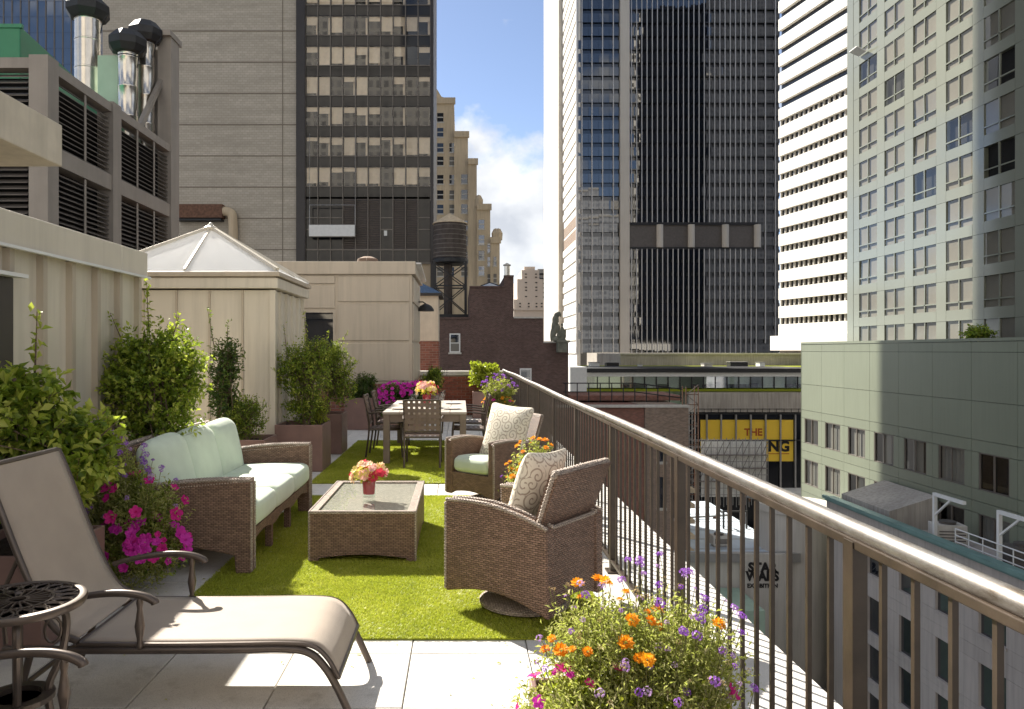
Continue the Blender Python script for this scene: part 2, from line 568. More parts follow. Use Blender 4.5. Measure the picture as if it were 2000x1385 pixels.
# --- foliage: per-face "rnd" drives the tone, leaves let light through
def leafmat(name, stops, trans=.4, rough=.42):
    t = NT(name)
    at = t.new('ShaderNodeAttribute'); at.attribute_name = 'rnd'
    cc = t.ramp(at.outputs['Fac'], stops)
    t.base(cc); t.set(rough=rough, spec=.45)
    tr = t.new('ShaderNodeBsdfTranslucent')
    t.l.new(t.mix(.55, cc, (.30, .40, .03), 'MIX'), tr.inputs['Color'])
    mx = t.new('ShaderNodeMixShader'); mx.inputs[0].default_value = trans
    t.l.new(t.b.outputs[0], mx.inputs[1]); t.l.new(tr.outputs[0], mx.inputs[2])
    t.l.new(mx.outputs[0], t.out.inputs['Surface'])
    return t.m
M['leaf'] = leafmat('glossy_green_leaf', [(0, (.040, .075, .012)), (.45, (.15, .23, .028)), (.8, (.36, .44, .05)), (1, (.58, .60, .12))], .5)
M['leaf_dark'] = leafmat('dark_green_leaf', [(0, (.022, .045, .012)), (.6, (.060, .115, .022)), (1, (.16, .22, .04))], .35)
M['leaf_lime'] = leafmat('lime_leaf', [(0, (.22, .27, .02)), (.6, (.48, .53, .04)), (1, (.66, .66, .09))], .45)
M['leaf_pale'] = leafmat('pale_feathery_leaf', [(0, (.20, .21, .06)), (.5, (.48, .48, .15)), (.85, (.66, .62, .28)), (1, (.78, .68, .44))], .55, .6)
M['turf'] = leafmat('turf_blade', [(0, (.22, .25, .03)), (.45, (.47, .50, .05)), (.8, (.66, .65, .085)), (1, (.76, .70, .26))], .42, .45)
M['turf_base'] = simple('turf_backing', (.22, .25, .02), .9, 0, .2, .4, 40)
M['bark'] = simple('grey_brown_bark', (.14, .10, .07), .85, 0, .3, .3, 14, .5, 50, .004)
def petal(name, c, c2, trans=.35):
    t = NT(name)
    oi = t.new('ShaderNodeObjectInfo')
    cc = t.mix(oi.outputs['Random'], c, c2)
    t.base(cc); t.set(rough=.6, spec=.3)
    tr = t.new('ShaderNodeBsdfTranslucent'); t.l.new(cc, tr.inputs['Color'])
    mx = t.new('ShaderNodeMixShader'); mx.inputs[0].default_value = trans
    t.l.new(t.b.outputs[0], mx.inputs[1]); t.l.new(tr.outputs[0], mx.inputs[2])
    t.l.new(mx.outputs[0], t.out.inputs['Surface'])
    return t.m
M['magenta'] = petal('magenta_petal', (.58, .02, .33), (.72, .05, .52))
M['pink'] = petal('hot_pink_petal', (.75, .03, .30), (.55, .01, .22))
M['purple'] = petal('violet_petal', (.25, .06, .52), (.40, .16, .62))
M['lilac'] = petal('lilac_petal', (.46, .26, .62), (.62, .42, .70))
M['dry'] = petal('dried_flower_head', (.34, .22, .11), (.52, .40, .20))
M['orange'] = petal('marigold_petal', (.85, .30, .01), (.90, .46, .02))
M['cream_petal'] = petal('cream_petal', (.85, .66, .38), (.82, .45, .42))
M['yellow_petal'] = petal('yellow_petal', (.85, .62, .08), (.80, .70, .25))
M['red_petal'] = petal('crimson_petal', (.45, .02, .04), (.62, .08, .12))
# --- glass
def clear_glass(name, tint=(.95, .97, .96), f0=.10, rough=.01):
    t = NT(name)
    tr = t.new('ShaderNodeBsdfTransparent'); tr.inputs['Color'].default_value = (*tint, 1)
    gl = t.new('ShaderNodeBsdfGlossy'); gl.inputs['Roughness'].default_value = rough; gl.inputs['Color'].default_value = (1, 1, 1, 1)
    lw = t.new('ShaderNodeFresnel'); lw.inputs['IOR'].default_value = 1.5
    bf = t.new('ShaderNodeNewGeometry').outputs['Backfacing']
    mx = t.new('ShaderNodeMixShader')
    t.l.new(t.math('MULTIPLY', t.math('ADD', lw.outputs[0], f0, clamp=True), t.math('SUBTRACT', 1.0, bf)), mx.inputs[0])
    t.l.new(tr.outputs[0], mx.inputs[1]); t.l.new(gl.outputs[0], mx.inputs[2])
    t.l.new(mx.outputs[0], t.out.inputs['Surface'])
    return t.m
M['pane'] = clear_glass('window_glass', (.86, .89, .88), .03)
M['office_glass'] = clear_glass('bright_office_glass', (.85, .90, .87), .28, .03)
M['vase_glass'] = clear_glass('clear_vase_glass', (.93, .95, .94), .03)
def dark_glass(name, c, ior=1.9, rough=.02, objvar=.0):
    t = NT(name)
    t.base(c); t.set(rough=rough, ior=ior, spec=.5)
    if objvar:
        oi = t.new('ShaderNodeObjectInfo')
        t.base(t.mix(oi.outputs['Random'], sc3(c, 1 - objvar), sc3(c, 1 + objvar)))
    return t.m
M['tower_glass'] = dark_glass('dark_tower_glass', (.010, .013, .020), 2.15)
M['tower_spandrel'] = dark_glass('tower_spandrel_glass', (.010, .012, .017), 1.8, .06)
M['bronze_glass'] = dark_glass('bronze_spandrel_glass', (.010, .011, .014), 1.42, .05)
M['sky_glass'] = dark_glass('sky_blue_glass', (.05, .08, .14), 2.4)
t = NT('milky_skylight_glass')
t.base((.85, .87, .88)); t.set(rough=.12, spec=.7)
tr = t.new('ShaderNodeBsdfTranslucent'); tr.inputs['Color'].default_value = (.95, .96, .97, 1)
tp = t.new('ShaderNodeBsdfTransparent')
m1 = t.new('ShaderNodeMixShader'); m1.inputs[0].default_value = .2
t.l.new(tr.outputs[0], m1.inputs[1]); t.l.new(tp.outputs[0], m1.inputs[2])
m2 = t.new('ShaderNodeMixShader'); m2.inputs[0].default_value = .7
t.l.new(t.b.outputs[0], m2.inputs[1]); t.l.new(m1.outputs[0], m2.inputs[2])
t.l.new(m2.outputs[0], t.out.inputs['Surface'])
M['skylight'] = t.m
rng = random.Random(11)
# ------------------------------------------------------------------ ground and terrace
GZ = -32.0
o = MB().poly([(-3000, -1500, GZ), (3000, -1500, GZ), (3000, 4500, GZ), (-3000, 4500, GZ)]).build('street', M['asphalt'], fix=False)
tag(o, kind='structure')
# the terrace: a bedding slab with separate pavers
LEDGE = 1.72
ter = MB().box(-12, LEDGE, -6, 19.2, GZ, -.034).build('terrace', M['joint'])
tag(ter, kind='structure')
PV = .62
LAWNS = [(-1.74, .86, 4.24, 8.39), (-1.80, .86, 9.2, 13.5)]
_pm = {}
def paver(x0, x1, y0, y1, z=0.0):
    w, d = round(x1 - x0 - .006, 3), round(y1 - y0 - .006, 3)
    if (w, d) not in _pm:
        b = .003
        m = MB()
        hw, hd = w / 2, d / 2
        m.v = [(-hw, -hd, -.032), (hw, -hd, -.032), (hw, hd, -.032), (-hw, hd, -.032), (-hw, -hd, -b), (hw, -hd, -b), (hw, hd, -b), (-hw, hd, -b),
               (-hw + b, -hd + b, 0), (hw - b, -hd + b, 0), (hw - b, hd - b, 0), (-hw + b, hd - b, 0)]
        for i in range(4):
            j = (i + 1) % 4
            m.f += [(i, j, 4 + j, 4 + i), (4 + i, 4 + j, 8 + j, 8 + i)]
        m.f += [(8, 9, 10, 11), (3, 2, 1, 0)]
        _pm[(w, d)] = m.mesh('paver', M['paver'])
    link('paver', _pm[(w, d)], ter, ((x0 + x1) / 2, (y0 + y1) / 2, z + rng.uniform(-.0015, .0015)), (rng.uniform(-.0012, .0012), rng.uniform(-.0012, .0012), 0))
ys = [4.054 + k * PV for k in range(-3, 25)]
xs = [-.2625 + k * PV for k in range(-5, 2)] + [.98]
for j in range(len(ys) - 1):
    for i in range(len(xs) - 1):
        x0, x1, y0, y1 = xs[i], xs[i + 1], ys[j], min(ys[j + 1], 18.95)
        if any(x0 > a + .05 and x1 < b - .02 and y0 > c + .02 and y1 < d - .02 for a, b, c, d in LAWNS): continue
        if y1 - y0 > .1: paver(x0, x1, y0, y1)
yy = 2.2
while yy < 19:                                        # ledge outside the railing
    paver(1.14, LEDGE - .004, yy, min(yy + .93, 19.1), -.001)
    yy += .93
m = MB().box(.984, 1.136, 1.0, 18.95, -.03, .055)
m.build('kerb', M['conc_light'], ter, bevel=.006)

# ------------------------------------------------------------------ artificial turf
def turf(name, label, x0, x1, y0, y1, n, seed, ln=.021):
    rs = np.random.RandomState(seed)
    hx, hy = (x1 - x0) / 2, (y1 - y0) / 2
    root = thing(name, label, 'lawn', ((x0 + x1) / 2, (y0 + y1) / 2, 0), 0, 'artificial lawns on the terrace')
    MB().box(-hx, hx, -hy, hy, .002, .012).build('turf_backing', M['turf_base'], root)
    p = np.stack([rs.uniform(-hx - .008, hx + .008, n), rs.uniform(-hy - .008, hy + .008, n), np.full(n, .011)], 1)
    an = rs.uniform(0, 2 * np.pi, n)
    tilt = rs.uniform(.35, 1.15, n)
    lean = rs.uniform(0, 2 * np.pi, n)
    L = ln * rs.uniform(.6, 1.15, n)
    w = rs.uniform(.0018, .0034, n) * (1.0 if ln < .024 else 1.2)
    side = np.stack([np.cos(an), np.sin(an), np.zeros(n)], 1) * w[:, None]
    # gentle lay in patches, like turf that has been walked on
    bias = .5 * np.sin(p[:, 0] * 3.1 + 1.3 * np.sin(p[:, 1] * 2.3)) + .4 * np.sin(p[:, 1] * 5.3 + 2 * np.sin(p[:, 0] * 3.7))
    tip = p + np.stack([L * (np.sin(tilt) * np.cos(lean) + bias * .5), L * np.sin(tilt) * np.sin(lean), L * np.cos(tilt)], 1)
    v = np.empty((n, 3, 3)); v[:, 0] = p - side; v[:, 1] = p + side; v[:, 2] = tip
    me = bpy.data.meshes.new('blades')
    me.vertices.add(n * 3); me.vertices.foreach_set('co', v.ravel())
    me.loops.add(n * 3); me.loops.foreach_set('vertex_index', np.arange(n * 3, dtype=np.int32))
    me.polygons.add(n); me.polygons.foreach_set('loop_start', np.arange(0, n * 3, 3, dtype=np.int32))
    me.update()
    at = me.attributes.new('rnd', 'FLOAT', 'FACE')
    r = np.clip(rs.beta(2.2, 2.2, n) + .13 * np.sin(p[:, 0] * 5 + 2 * np.sin(p[:, 1] * 1.7)) * np.sin(p[:, 1] * 4.3 + np.sin(p[:, 0] * 6)) - .12 * np.exp(-((p[:, 0] - .1) / .02) ** 2) + .07 * np.sin(p[:, 0] * 17 + p[:, 1] * 11) * np.sin(p[:, 1] * 23 - p[:, 0] * 9), 0, 1)
    at.data.foreach_set('value', r.astype(np.float32))
    me.materials.append(M['turf'])
    tag(link('grass_blades', me, root), kind='stuff')
turf('artificial_lawn', 'bright green turf mat under the coffee table', *LAWNS[0], 330000, 3)
turf('artificial_lawn', 'shaded green turf mat under the dining table', *LAWNS[1], 200000, 4, .026)

# ------------------------------------------------------------------ railing
RX, RZ = 1.06, 1.145
rail = thing('railing', 'brown iron balustrade with a worn round steel handrail along the terrace edge', 'railing', (RX, 10, .055))
Y0r, Y1r = .6, 18.95
m = MB()
pts = []
n = 60
for k in range(n + 1):
    y = Y0r + (Y1r - Y0r) * k / n
    pts.append((RX + .012 * math.sin(y * .55) , y, RZ - .028 + .004 * math.sin(y * 1.3 + 1)))
m.tube(pts, .025, 14)
m.build('handrail', M['handrail'], rail, smooth=True, world=True)
MB().box(RX - .017, RX + .017, Y0r, Y1r, RZ - .074, RZ - .048).build('top_bar', M['baluster'], rail, bevel=.003, world=True)
MB().box(RX - .019, RX + .019, Y0r, Y1r, .125, .145).build('bottom_bar', M['baluster'], rail, bevel=.003, world=True)
bal = MB().box(-.007, .007, -.007, .007, .145 - .055, RZ - .074 - .055).mesh('baluster', M['baluster'])
pst = MB().box(-.020, .020, -.026, .026, 0, RZ - .055 - .055).box(-.045, .045, -.06, .06, 0, .012).mesh('post', M['baluster'])
post_y = [.415 + 1.65 * k for k in range(1, 12)]
for i, py in enumerate(post_y):
    link('post', pst, rail, (0, py - 10, 0))
    for k in range(1, 12):
        y = py + k * 1.65 / 12
        if y < Y1r - .05:
            link('baluster', bal, rail, (0, y - 10, 0), (0, 0, rng.uniform(-.02, .02)))
for k in range(1, 12):
    y = post_y[0] - k * 1.65 / 12
    if y > .7: link('baluster', bal, rail, (0, y - 10, 0))

# ------------------------------------------------------------------ penthouse wall on the left
XW = -3.0
YF = 7.14
HT_ = 2.505
pent = thing('penthouse', 'champagne metal clad penthouse wall with standing battens and dark door', 'building', (-5.2, 3, 0))
MB().box(-7.0, XW, -3, YF - .02, 0, 2.30).build('wall', M['tan'], pent, world=True)
batten = MB().box(0, .05, -.028, .028, .02, 2.27).mesh('batten', M['tan_dark'])
for k in range(22):
    y = 7.075 - .405 * k
    if y < -1.5: break
    if 2.8 < y < 5.16:
        if y > 4.85: MB().box(XW, XW + .05, y - .028, y + .028, 2.12, 2.27).build('batten', M['tan_dark'], pent, world=True)
        continue
    link('batten', batten, pent, (XW - pent.location.x, y - pent.location.y, 0))
YJ = 6.6
for a, b in ((-3, YJ - .002), (YJ + .002, YF)):
    MB().box(-7.1, XW + .09, a, b, 2.28, HT_).build('fascia', M['tan'], pent, bevel=.008, world=True)
MB().box(XW + .085, XW + .115, -3, YF + .02, 2.263, 2.283).build('drip_edge', M['white_paint'], pent, world=True)
d = MB().box(XW - .02, XW + .045, 4.15, 5.08, .02, 2.08).build('door_frame', M['door'], pent, bevel=.01, world=True)
dl = MB().box(XW + .04, XW + .057, 4.22, 5.00, .05, 1.99).build('door', M['door'], d)
MB().tube([(XW + .1, 4.32, .95), (XW + .1, 4.32, 1.15)], .012, 8).box(XW + .055, XW + .1, 4.312, 4.328, .97, .985).box(XW + .055, XW + .1, 4.312, 4.328, 1.12, 1.135).build('handle', M['handrail'], dl)
MB().box(XW - .02, XW + .12, 4.11, 5.12, 2.08, 2.105).build('door_hood', M['white_paint'], pent, world=True)

# cream canopy slab over a setback wall
cano = thing('roof_canopy', 'cream stucco roof slab jutting out above the penthouse wall', 'canopy', (-6, 3, 2.4))
MB().box(-10.5, -4.6, -3, 8.87, 3.72, 4.2).build('slab', M['cream'], cano, bevel=.015, world=True)
MB().box(-10.0, -5.6, -3, 8.2, 2.3, 3.72).build('upstand_wall', M['cream'], cano, world=True)

# ------------------------------------------------------------------ pavilion with pyramid skylight
pav = thing('skylight_pavilion', 'champagne metal pavilion topped by a white glass pyramid skylight', 'building', (-3.63, 11.15, 0))
px0, px1, py0, py1 = -4.76, -2.5, 10.2, 12.1
MB().box(px0, px1, py0, py1, 0, 2.40).build('wall', M['tan'], pav, world=True)
for x in (-4.65, -4.21, -3.77, -3.335, -2.895):
    MB().box(x - .012, x + .012, py0 - .03, py0, .02, 2.40).build('seam', M['tan_dark'], pav, world=True)
for y in (10.55, 10.92, 11.30, 11.68, 12.04):
    MB().box(px1, px1 + .04, y - .014, y + .014, .02, 2.40).build('seam', M['tan'], pav, world=True)
MB().box(px1 - .03, px1 + .045, py0 - .035, py0 + .04, .01, 2.40).build('corner_trim', M['tan'], pav, world=True)
MB().box(px0 - .12, px1 + .09, py0 - .09, py1 + .09, 2.42, 2.555).build('fascia', M['tan'], pav, bevel=.006, world=True)
MB().box(px0 - .16, px1 + .12, py0 - .12, py1 + .12, 2.575, 2.635).build('eave', M['tan_dark'], pav, bevel=.006, world=True)
MB().box(px0 - .05, px1 + .05, py0 - .05, py1 + .05, 2.553, 2.577).build('gutter', M['tan_dark'], pav, world=True)
apex = Vector((-3.63, 11.15, 3.36))
cs = [Vector((px0 - .1, py0 - .08, 2.64)), Vector((px1 + .08, py0 - .08, 2.64)), Vector((px1 + .08, py1 + .08, 2.64)), Vector((px0 - .1, py1 + .08, 2.64))]
for i in range(4):
    a, b = cs[i], cs[(i + 1) % 4]
    mid = (a + b) / 2
    for p, q in ((a, mid), (mid, b)):
        pa = [p, q, apex]
        nrm = (q - p).cross(apex - p).normalized()
        if nrm.z < 0: nrm = -nrm
        mm = MB(); mm.v = [tuple(x) for x in pa] + [tuple(x + nrm * .02) for x in pa]
        mm.f = [(2, 1, 0), (3, 4, 5), (0, 1, 4, 3), (1, 2, 5, 4), (2, 0, 3, 5)]
        mm.build('glass_pane', M['skylight'], pav, world=True)
    MB().bar(a + Vector((0, 0, .025)), apex + Vector((0, 0, .03)), .055, .05).build('hip_rafter', M['tan'], pav, world=True)
    MB().bar(mid + Vector((0, 0, .025)), apex + Vector((0, 0, .02)), .03, .04).build('glazing_bar', M['tan'], pav, world=True)
MB().lathe([(.09, -.03), (.10, .02), (.05, .05), (.02, .09), (.001, .10)], apex, 10).build('finial', M['tan'], pav, world=True)

# ------------------------------------------------------------------ tan panelled block further back
blk = thing('panelled_bulkhead', 'tan metal panelled rooftop block with a dark window behind the dining table', 'building', (-3.2, 17.4, 0))
by = 16.2
bx0, bx1, by1 = -5.6, -1.03, 19.0
MB().box(bx0, bx1, by, by1, .9, 3.2).build('core', M['tan_dark'], blk, world=True)
MB().box(bx0 - .04, bx1 + .08, by - .09, by1 + .05, 3.2, 3.47).build('fascia', M['tan_dark'], blk, bevel=.01, world=True)
MB().box(bx0, bx1 - .03, by - .01, by1 - .05, 0, .9).build('plinth', M['brick_red'], blk, world=True)
colx = [bx0, -4.4, -3.34, -2.62, bx1 - .02]
rowz = [.93, 1.66, 2.46, 3.17]
rowz2 = [.93, 1.58, 2.48, 2.60, 3.17]
def panel(x0, x1, z0, z1):
    MB().box(x0 + .035, x1 - .035, by - .035, by, z0 + .03, z1 - .03).build('panel', M['tan_dark'], blk, bevel=.006, world=True)
for i in range(4):
    if i == 2:
        panel(colx[i], colx[i + 1], 2.46, 2.98)
        MB().box(colx[i] + .03, colx[i + 1] - .03, by - .025, by, .95, 2.44).build('window_frame', M['tan_dark'], blk, world=True)
        MB().box(colx[i] + .07, colx[i + 1] - .07, by - .032, by - .02, 1.0, 2.40).build('window', M['tower_glass'], blk, world=True)
        panel(colx[i], colx[i + 1], 2.98, 3.20)
    else:
        for z0, z1 in ((.93, 1.78), (1.78, 2.60), (2.60, 3.19)):
            panel(colx[i], colx[i + 1], z0, z1)
for y0, y1 in ((16.3, 17.2), (17.2, 18.1), (18.1, 18.95)):
    for z0, z1 in ((.93, 1.78), (1.78, 2.60), (2.60, 3.19)):
        MB().box(bx1, bx1 + .03, y0 + .03, y1 - .03, z0 + .03, z1 - .03).build('panel', M['tan_dark'], blk, bevel=.006, world=True)
# tilted roof-light flap on its corner, wall lamp, roof vent
MB().bar((-1.0, 16.4, 3.46), (-1.0, 18.9, 3.30), .30, .03).build('flashing', M['white_paint'], blk, world=True)
lm = thing('wall_lamp', 'dark dome wall lamp on the side of the tan block', 'lamp', (-.95, 18.2, 2.55))
MB().lathe([(.20, -.02), (.19, .03), (.14, .10), (.07, .14), (.001, .16)], (.12, 0, 0), 14).build('shade', M['black'], lm, smooth=True)
MB().tube([(.12, 0, .15), (.05, 0, .2), (-.05, 0, .2)], .018, 6).build('bracket', M['black'], lm)
vt = thing('roof_vent', 'small rusty mushroom vent on the tan block roof', 'vent', (-2.05, 16.9, 3.47))
MB().lathe([(.13, 0), (.13, .08), (.24, .08), (.22, .14), (.10, .19), (.001, .2)], (0, 0, 0), 14).build('cowl', M['brick_brown'], vt, smooth=True)
MB().lathe([(.2, -.01), (.2, .02)], (0, 0, 0), 14).build('flange', M['conc_light'], vt)

# ------------------------------------------------------------------ brick parapet closing the terrace
par = thing('brick_parapet', 'low red brick parapet with stone coping at the end of the terrace', 'wall', (.2, 19.1, 0))
BX0, BX1 = -1.02, 1.0
MB().box(BX0, BX1 + .12, 18.99, 19.25, -.02, .98).build('mortar_bed', M['mortar'], par, world=True)
bm_ = MB().box(-.098, .098, -.03, .0, -.0295, .0295).mesh('brick', M['brick_piece'])
for r in range(14):
    z = .04 + r * .068
    off = (r % 2) * .104
    x = BX0 + .1 - off
    while x < BX1 + .06:
        if x > BX0 + .05:
            link('brick', bm_, par, (x, 18.992 + rng.uniform(-.003, .003), z), (0, 0, 0), world=True)
        x += .208
for a, b in ((BX0 - .02, -.35), (-.344, .33), (.336, 1.1)):
    MB().box(a, b, 18.92, 19.32, .985, 1.09).build('coping', M['conc_light'], par, bevel=.01, world=True)
# pale stucco bulkhead with a slate top, standing on brick
bk = thing('stucco_bulkhead', 'pale pink stucco stair bulkhead on red brick beside the tan block', 'building', (-1.15, 24.7, -1))
kb = 1.194
def kz(z): return 1.6 + (z - 1.6) * kb
MB().box(-1.35 * kb, -.60 * kb, 20.1 * kb, 21.6 * kb, kz(1.85), kz(3.10)).build('stucco_wall', M['cream'], bk, world=True)
MB().box(-.70 * kb, -.585 * kb, 20.09 * kb, 20.2 * kb, kz(1.85), kz(3.10)).build('corner_pilaster', M['cream'], bk, world=True)
MB().box(-1.35 * kb, -.585 * kb, 20.12 * kb, 21.6 * kb, -1, kz(1.85)).build('brick_base', M['brick_red'], bk, world=True)
mm = MB(); mm.v = [(x * kb, y * kb, kz(z)) for x, y, z in [(-1.45, 20.0, 3.10), (-.5, 20.0, 3.10), (-.5, 21.7, 3.10), (-1.45, 21.7, 3.10), (-1.45, 20.8, 3.62)]]
mm.f = [(0, 1, 4), (1, 2, 4), (2, 3, 4), (3, 0, 4), (3, 2, 1, 0)]
mm.build('slate_roof', M['sky_glass'], bk, world=True)
MB().box(-1.47 * kb, -.48 * kb, 19.98 * kb, 21.72 * kb, kz(3.03), kz(3.098)).build('eave', M['black'], bk, world=True)
MB().box(-2.2, 1.6, 19.4, 26.2, GZ, -1.0).build('lower_block', M['brick_red'], bk, world=True)
# ------------------------------------------------------------------ wicker furniture
def arc(p0, p1, sag, n, axis=1):
    """points from p0 to p1 (2D) bowed by sag in the second coordinate"""
    return [(p0[0] + (p1[0] - p0[0]) * k / n, p0[1] + (p1[1] - p0[1]) * k / n + sag * math.sin(math.pi * k / n)) for k in range(n + 1)]
def braid(name, pts, parent, r=.013, step=.02):
    """a plaited edging: a tube that swells at every plait"""
    pts = [Vector(p) for p in pts]
    out, rs = [], []
    k = 0
    for a, b in zip(pts[:-1], pts[1:]):
        L = (b - a).length
        n = max(2, int(L / (step / 2)))
        for i in range(n):
            out.append(a + (b - a) * i / n)
            rs.append(r * (1.18 if k % 2 else .82)); k += 1
    out.append(pts[-1]); rs.append(r)
    return MB().tube(out, rs, 6).build(name, M['wicker_top'], parent, smooth=True, ang=80)

def make_sofa():
    # local: x 0 back .. .95 front, y 0 near .. 2.2 far
    s = thing('wicker_sofa', 'brown wicker three seat sofa with sage cushions along the planters', 'sofa', (-2.44, 5.45, 0))
    def arm(y0, y1):
        top = arc((.95, .672), (.02, .585), .03, 10)
        bot = [(.02, .14)] + arc((.10, .14), (.83, .14), .055, 8) + [(.84, .012), (.95, .012)]
        o = MB().prism(top + bot, y0, y1, 'y').build('arm', M['wicker'], s, bevel=.012)
        for y in (y0 + .012, y1 - .012):
            braid('braid_edge', [(p[0], y, p[1] + .004) for p in top] + [(.947, y, .672)], s)
        braid('braid_edge', [(.952, y0 + .01, .66), (.952, y0 + .01, .03)], s, .010)
        braid('braid_edge', [(.952, y1 - .01, .66), (.952, y1 - .01, .03)], s, .010)
    arm(0, .10)
    arm(2.10, 2.20)
    # back, leaning
    m = MB()
    def bk(u, t, off):
        y = .10 + 2.0 * u
        z = .16 + .72 * t + .015 * math.sin(math.pi * u)
        return (.16 - .17 * t + off, y, z)
    nu = 24
    top = [bk(i / nu, 1, 0) for i in range(nu + 1)]
    m.grid(lambda u, t: bk(u, t, 0), nu, 4)
    m.grid(lambda u, t: bk(u, t, -.07), nu, 4)
    for a, b in (((0, 1), (1, 1)), ((0, 0), (1, 0))):
        m.grid(lambda u, t: bk(u, a[1], -.07 * t), nu, 1)
    m.grid(lambda u, t: bk(0, u, -.07 * t), 4, 1)
    m.grid(lambda u, t: bk(1, u, -.07 * t), 4, 1)
    m.build('backrest', M['wicker'], s)
    braid('braid_edge', [(p[0] - .03, p[1], p[2] + .012) for p in top], s, .02, .026)
    # front apron with two arches between the legs
    ap = [(.10, .30)]
    for a, b in ((.10, .76), (.80, 1.42), (1.46, 2.10)):
        ap += [(a, .205)] + arc((a + .03, .205), (b - .03, .205), .035, 8) + [(b, .205)]
    ap += [(2.10, .30)]
    MB().prism(ap[::-1], .86, .93, 'x').build('apron', M['wicker'], s)
    MB().box(.1, .88, .10, 2.10, .25, .30).build('seat_deck', M['wicker'], s)
    for y in (.78, 1.44):
        MB().box(.86, .91, y - .03, y + .03, .012, .215).build('leg', M['wicker'], s)
    for y in (.03, 2.11):
        MB().box(.02, .08, y, y + .06, .012, .15).build('leg', M['wicker'], s)
    seat = cushion_mesh('seat_cushion', .76, .655, .185, .055, M['sage'], .022, 14, seed=1)
    for k in range(3):
        link('seat_cushion', seat, s, (.575, .435 + .665 * k, .395), (0, R(-1.5), 0))
    back = cushion_mesh('back_cushion', .17, .632, .50, .075, M['sage'], .06, 14, seed=2)
    for k in range(3):
        link('back_cushion', back, s, (.20, .435 + .665 * k, .655), (R((.8, -.6, .3)[k]), R(-14 + k), 0))
    return s
make_sofa()

# ------------------------------------------------------------------ coffee table
ct = thing('coffee_table', 'low brown wicker coffee table with a glass top on the turf', 'table', (-.74, 6.445, 0))
W2, D2, HT = .40, .675, .385
for s in (-1, 1):
    prof = [(-W2, HT - .012), (W2, HT - .012), (W2, .012), (W2 - .07, .012)] + [(W2 - .07 - (2 * W2 - .14) * k / 10, .04 + .025 * math.sin(math.pi * k / 10)) for k in range(11)] + [(-W2 + .07, .012), (-W2, .012)]
    y = s * D2
    MB().prism(prof, y, y - s * .05, 'y').build('side_panel', M['wicker'], ct)
    prof = [(-D2 + .05, HT - .012), (D2 - .05, HT - .012), (D2 - .05, .012), (D2 - .12, .012)] + [(D2 - .12 - (2 * D2 - .24) * k / 10, .04 + .03 * math.sin(math.pi * k / 10)) for k in range(11)] + [(-D2 + .12, .012), (-D2 + .05, .012)]
    MB().prism(prof, s * W2, s * (W2 - .05), 'x').build('side_panel', M['wicker'], ct)
for nm, b in (('top_border', (-W2 - .006, W2 + .006, -D2 - .006, -D2 + .048)), ('top_border', (-W2 - .006, W2 + .006, D2 - .048, D2 + .006)),
              ('top_border', (-W2 - .006, -W2 + .058, -D2 + .048, D2 - .048)), ('top_border', (W2 - .058, W2 + .006, -D2 + .048, D2 - .048))):
    MB().box(b[0], b[1], b[2], b[3], HT - .012, HT + .004).build(nm, M['wicker_top'], ct)
MB().box(-W2 + .058, W2 - .058, -D2 + .048, D2 - .048, HT - .03, HT - .012).build('woven_top', M['woven_inset'], ct)
MB().box(-W2 + .061, W2 - .061, -D2 + .051, D2 - .051, HT - .009, HT - .001).build('glass_top', M['vase_glass'], ct)
for p in ([(-W2, -D2, HT), (W2, -D2, HT)], [(-W2, D2, HT), (W2, D2, HT)], [(W2, -D2, HT), (W2, D2, HT)], [(-W2, -D2, HT), (-W2, D2, HT)], [(-W2, -D2, HT), (-W2, -D2, .02)], [(W2, -D2, HT), (W2, -D2, .02)]):
    braid('braid_edge', p, ct, .009, .02)

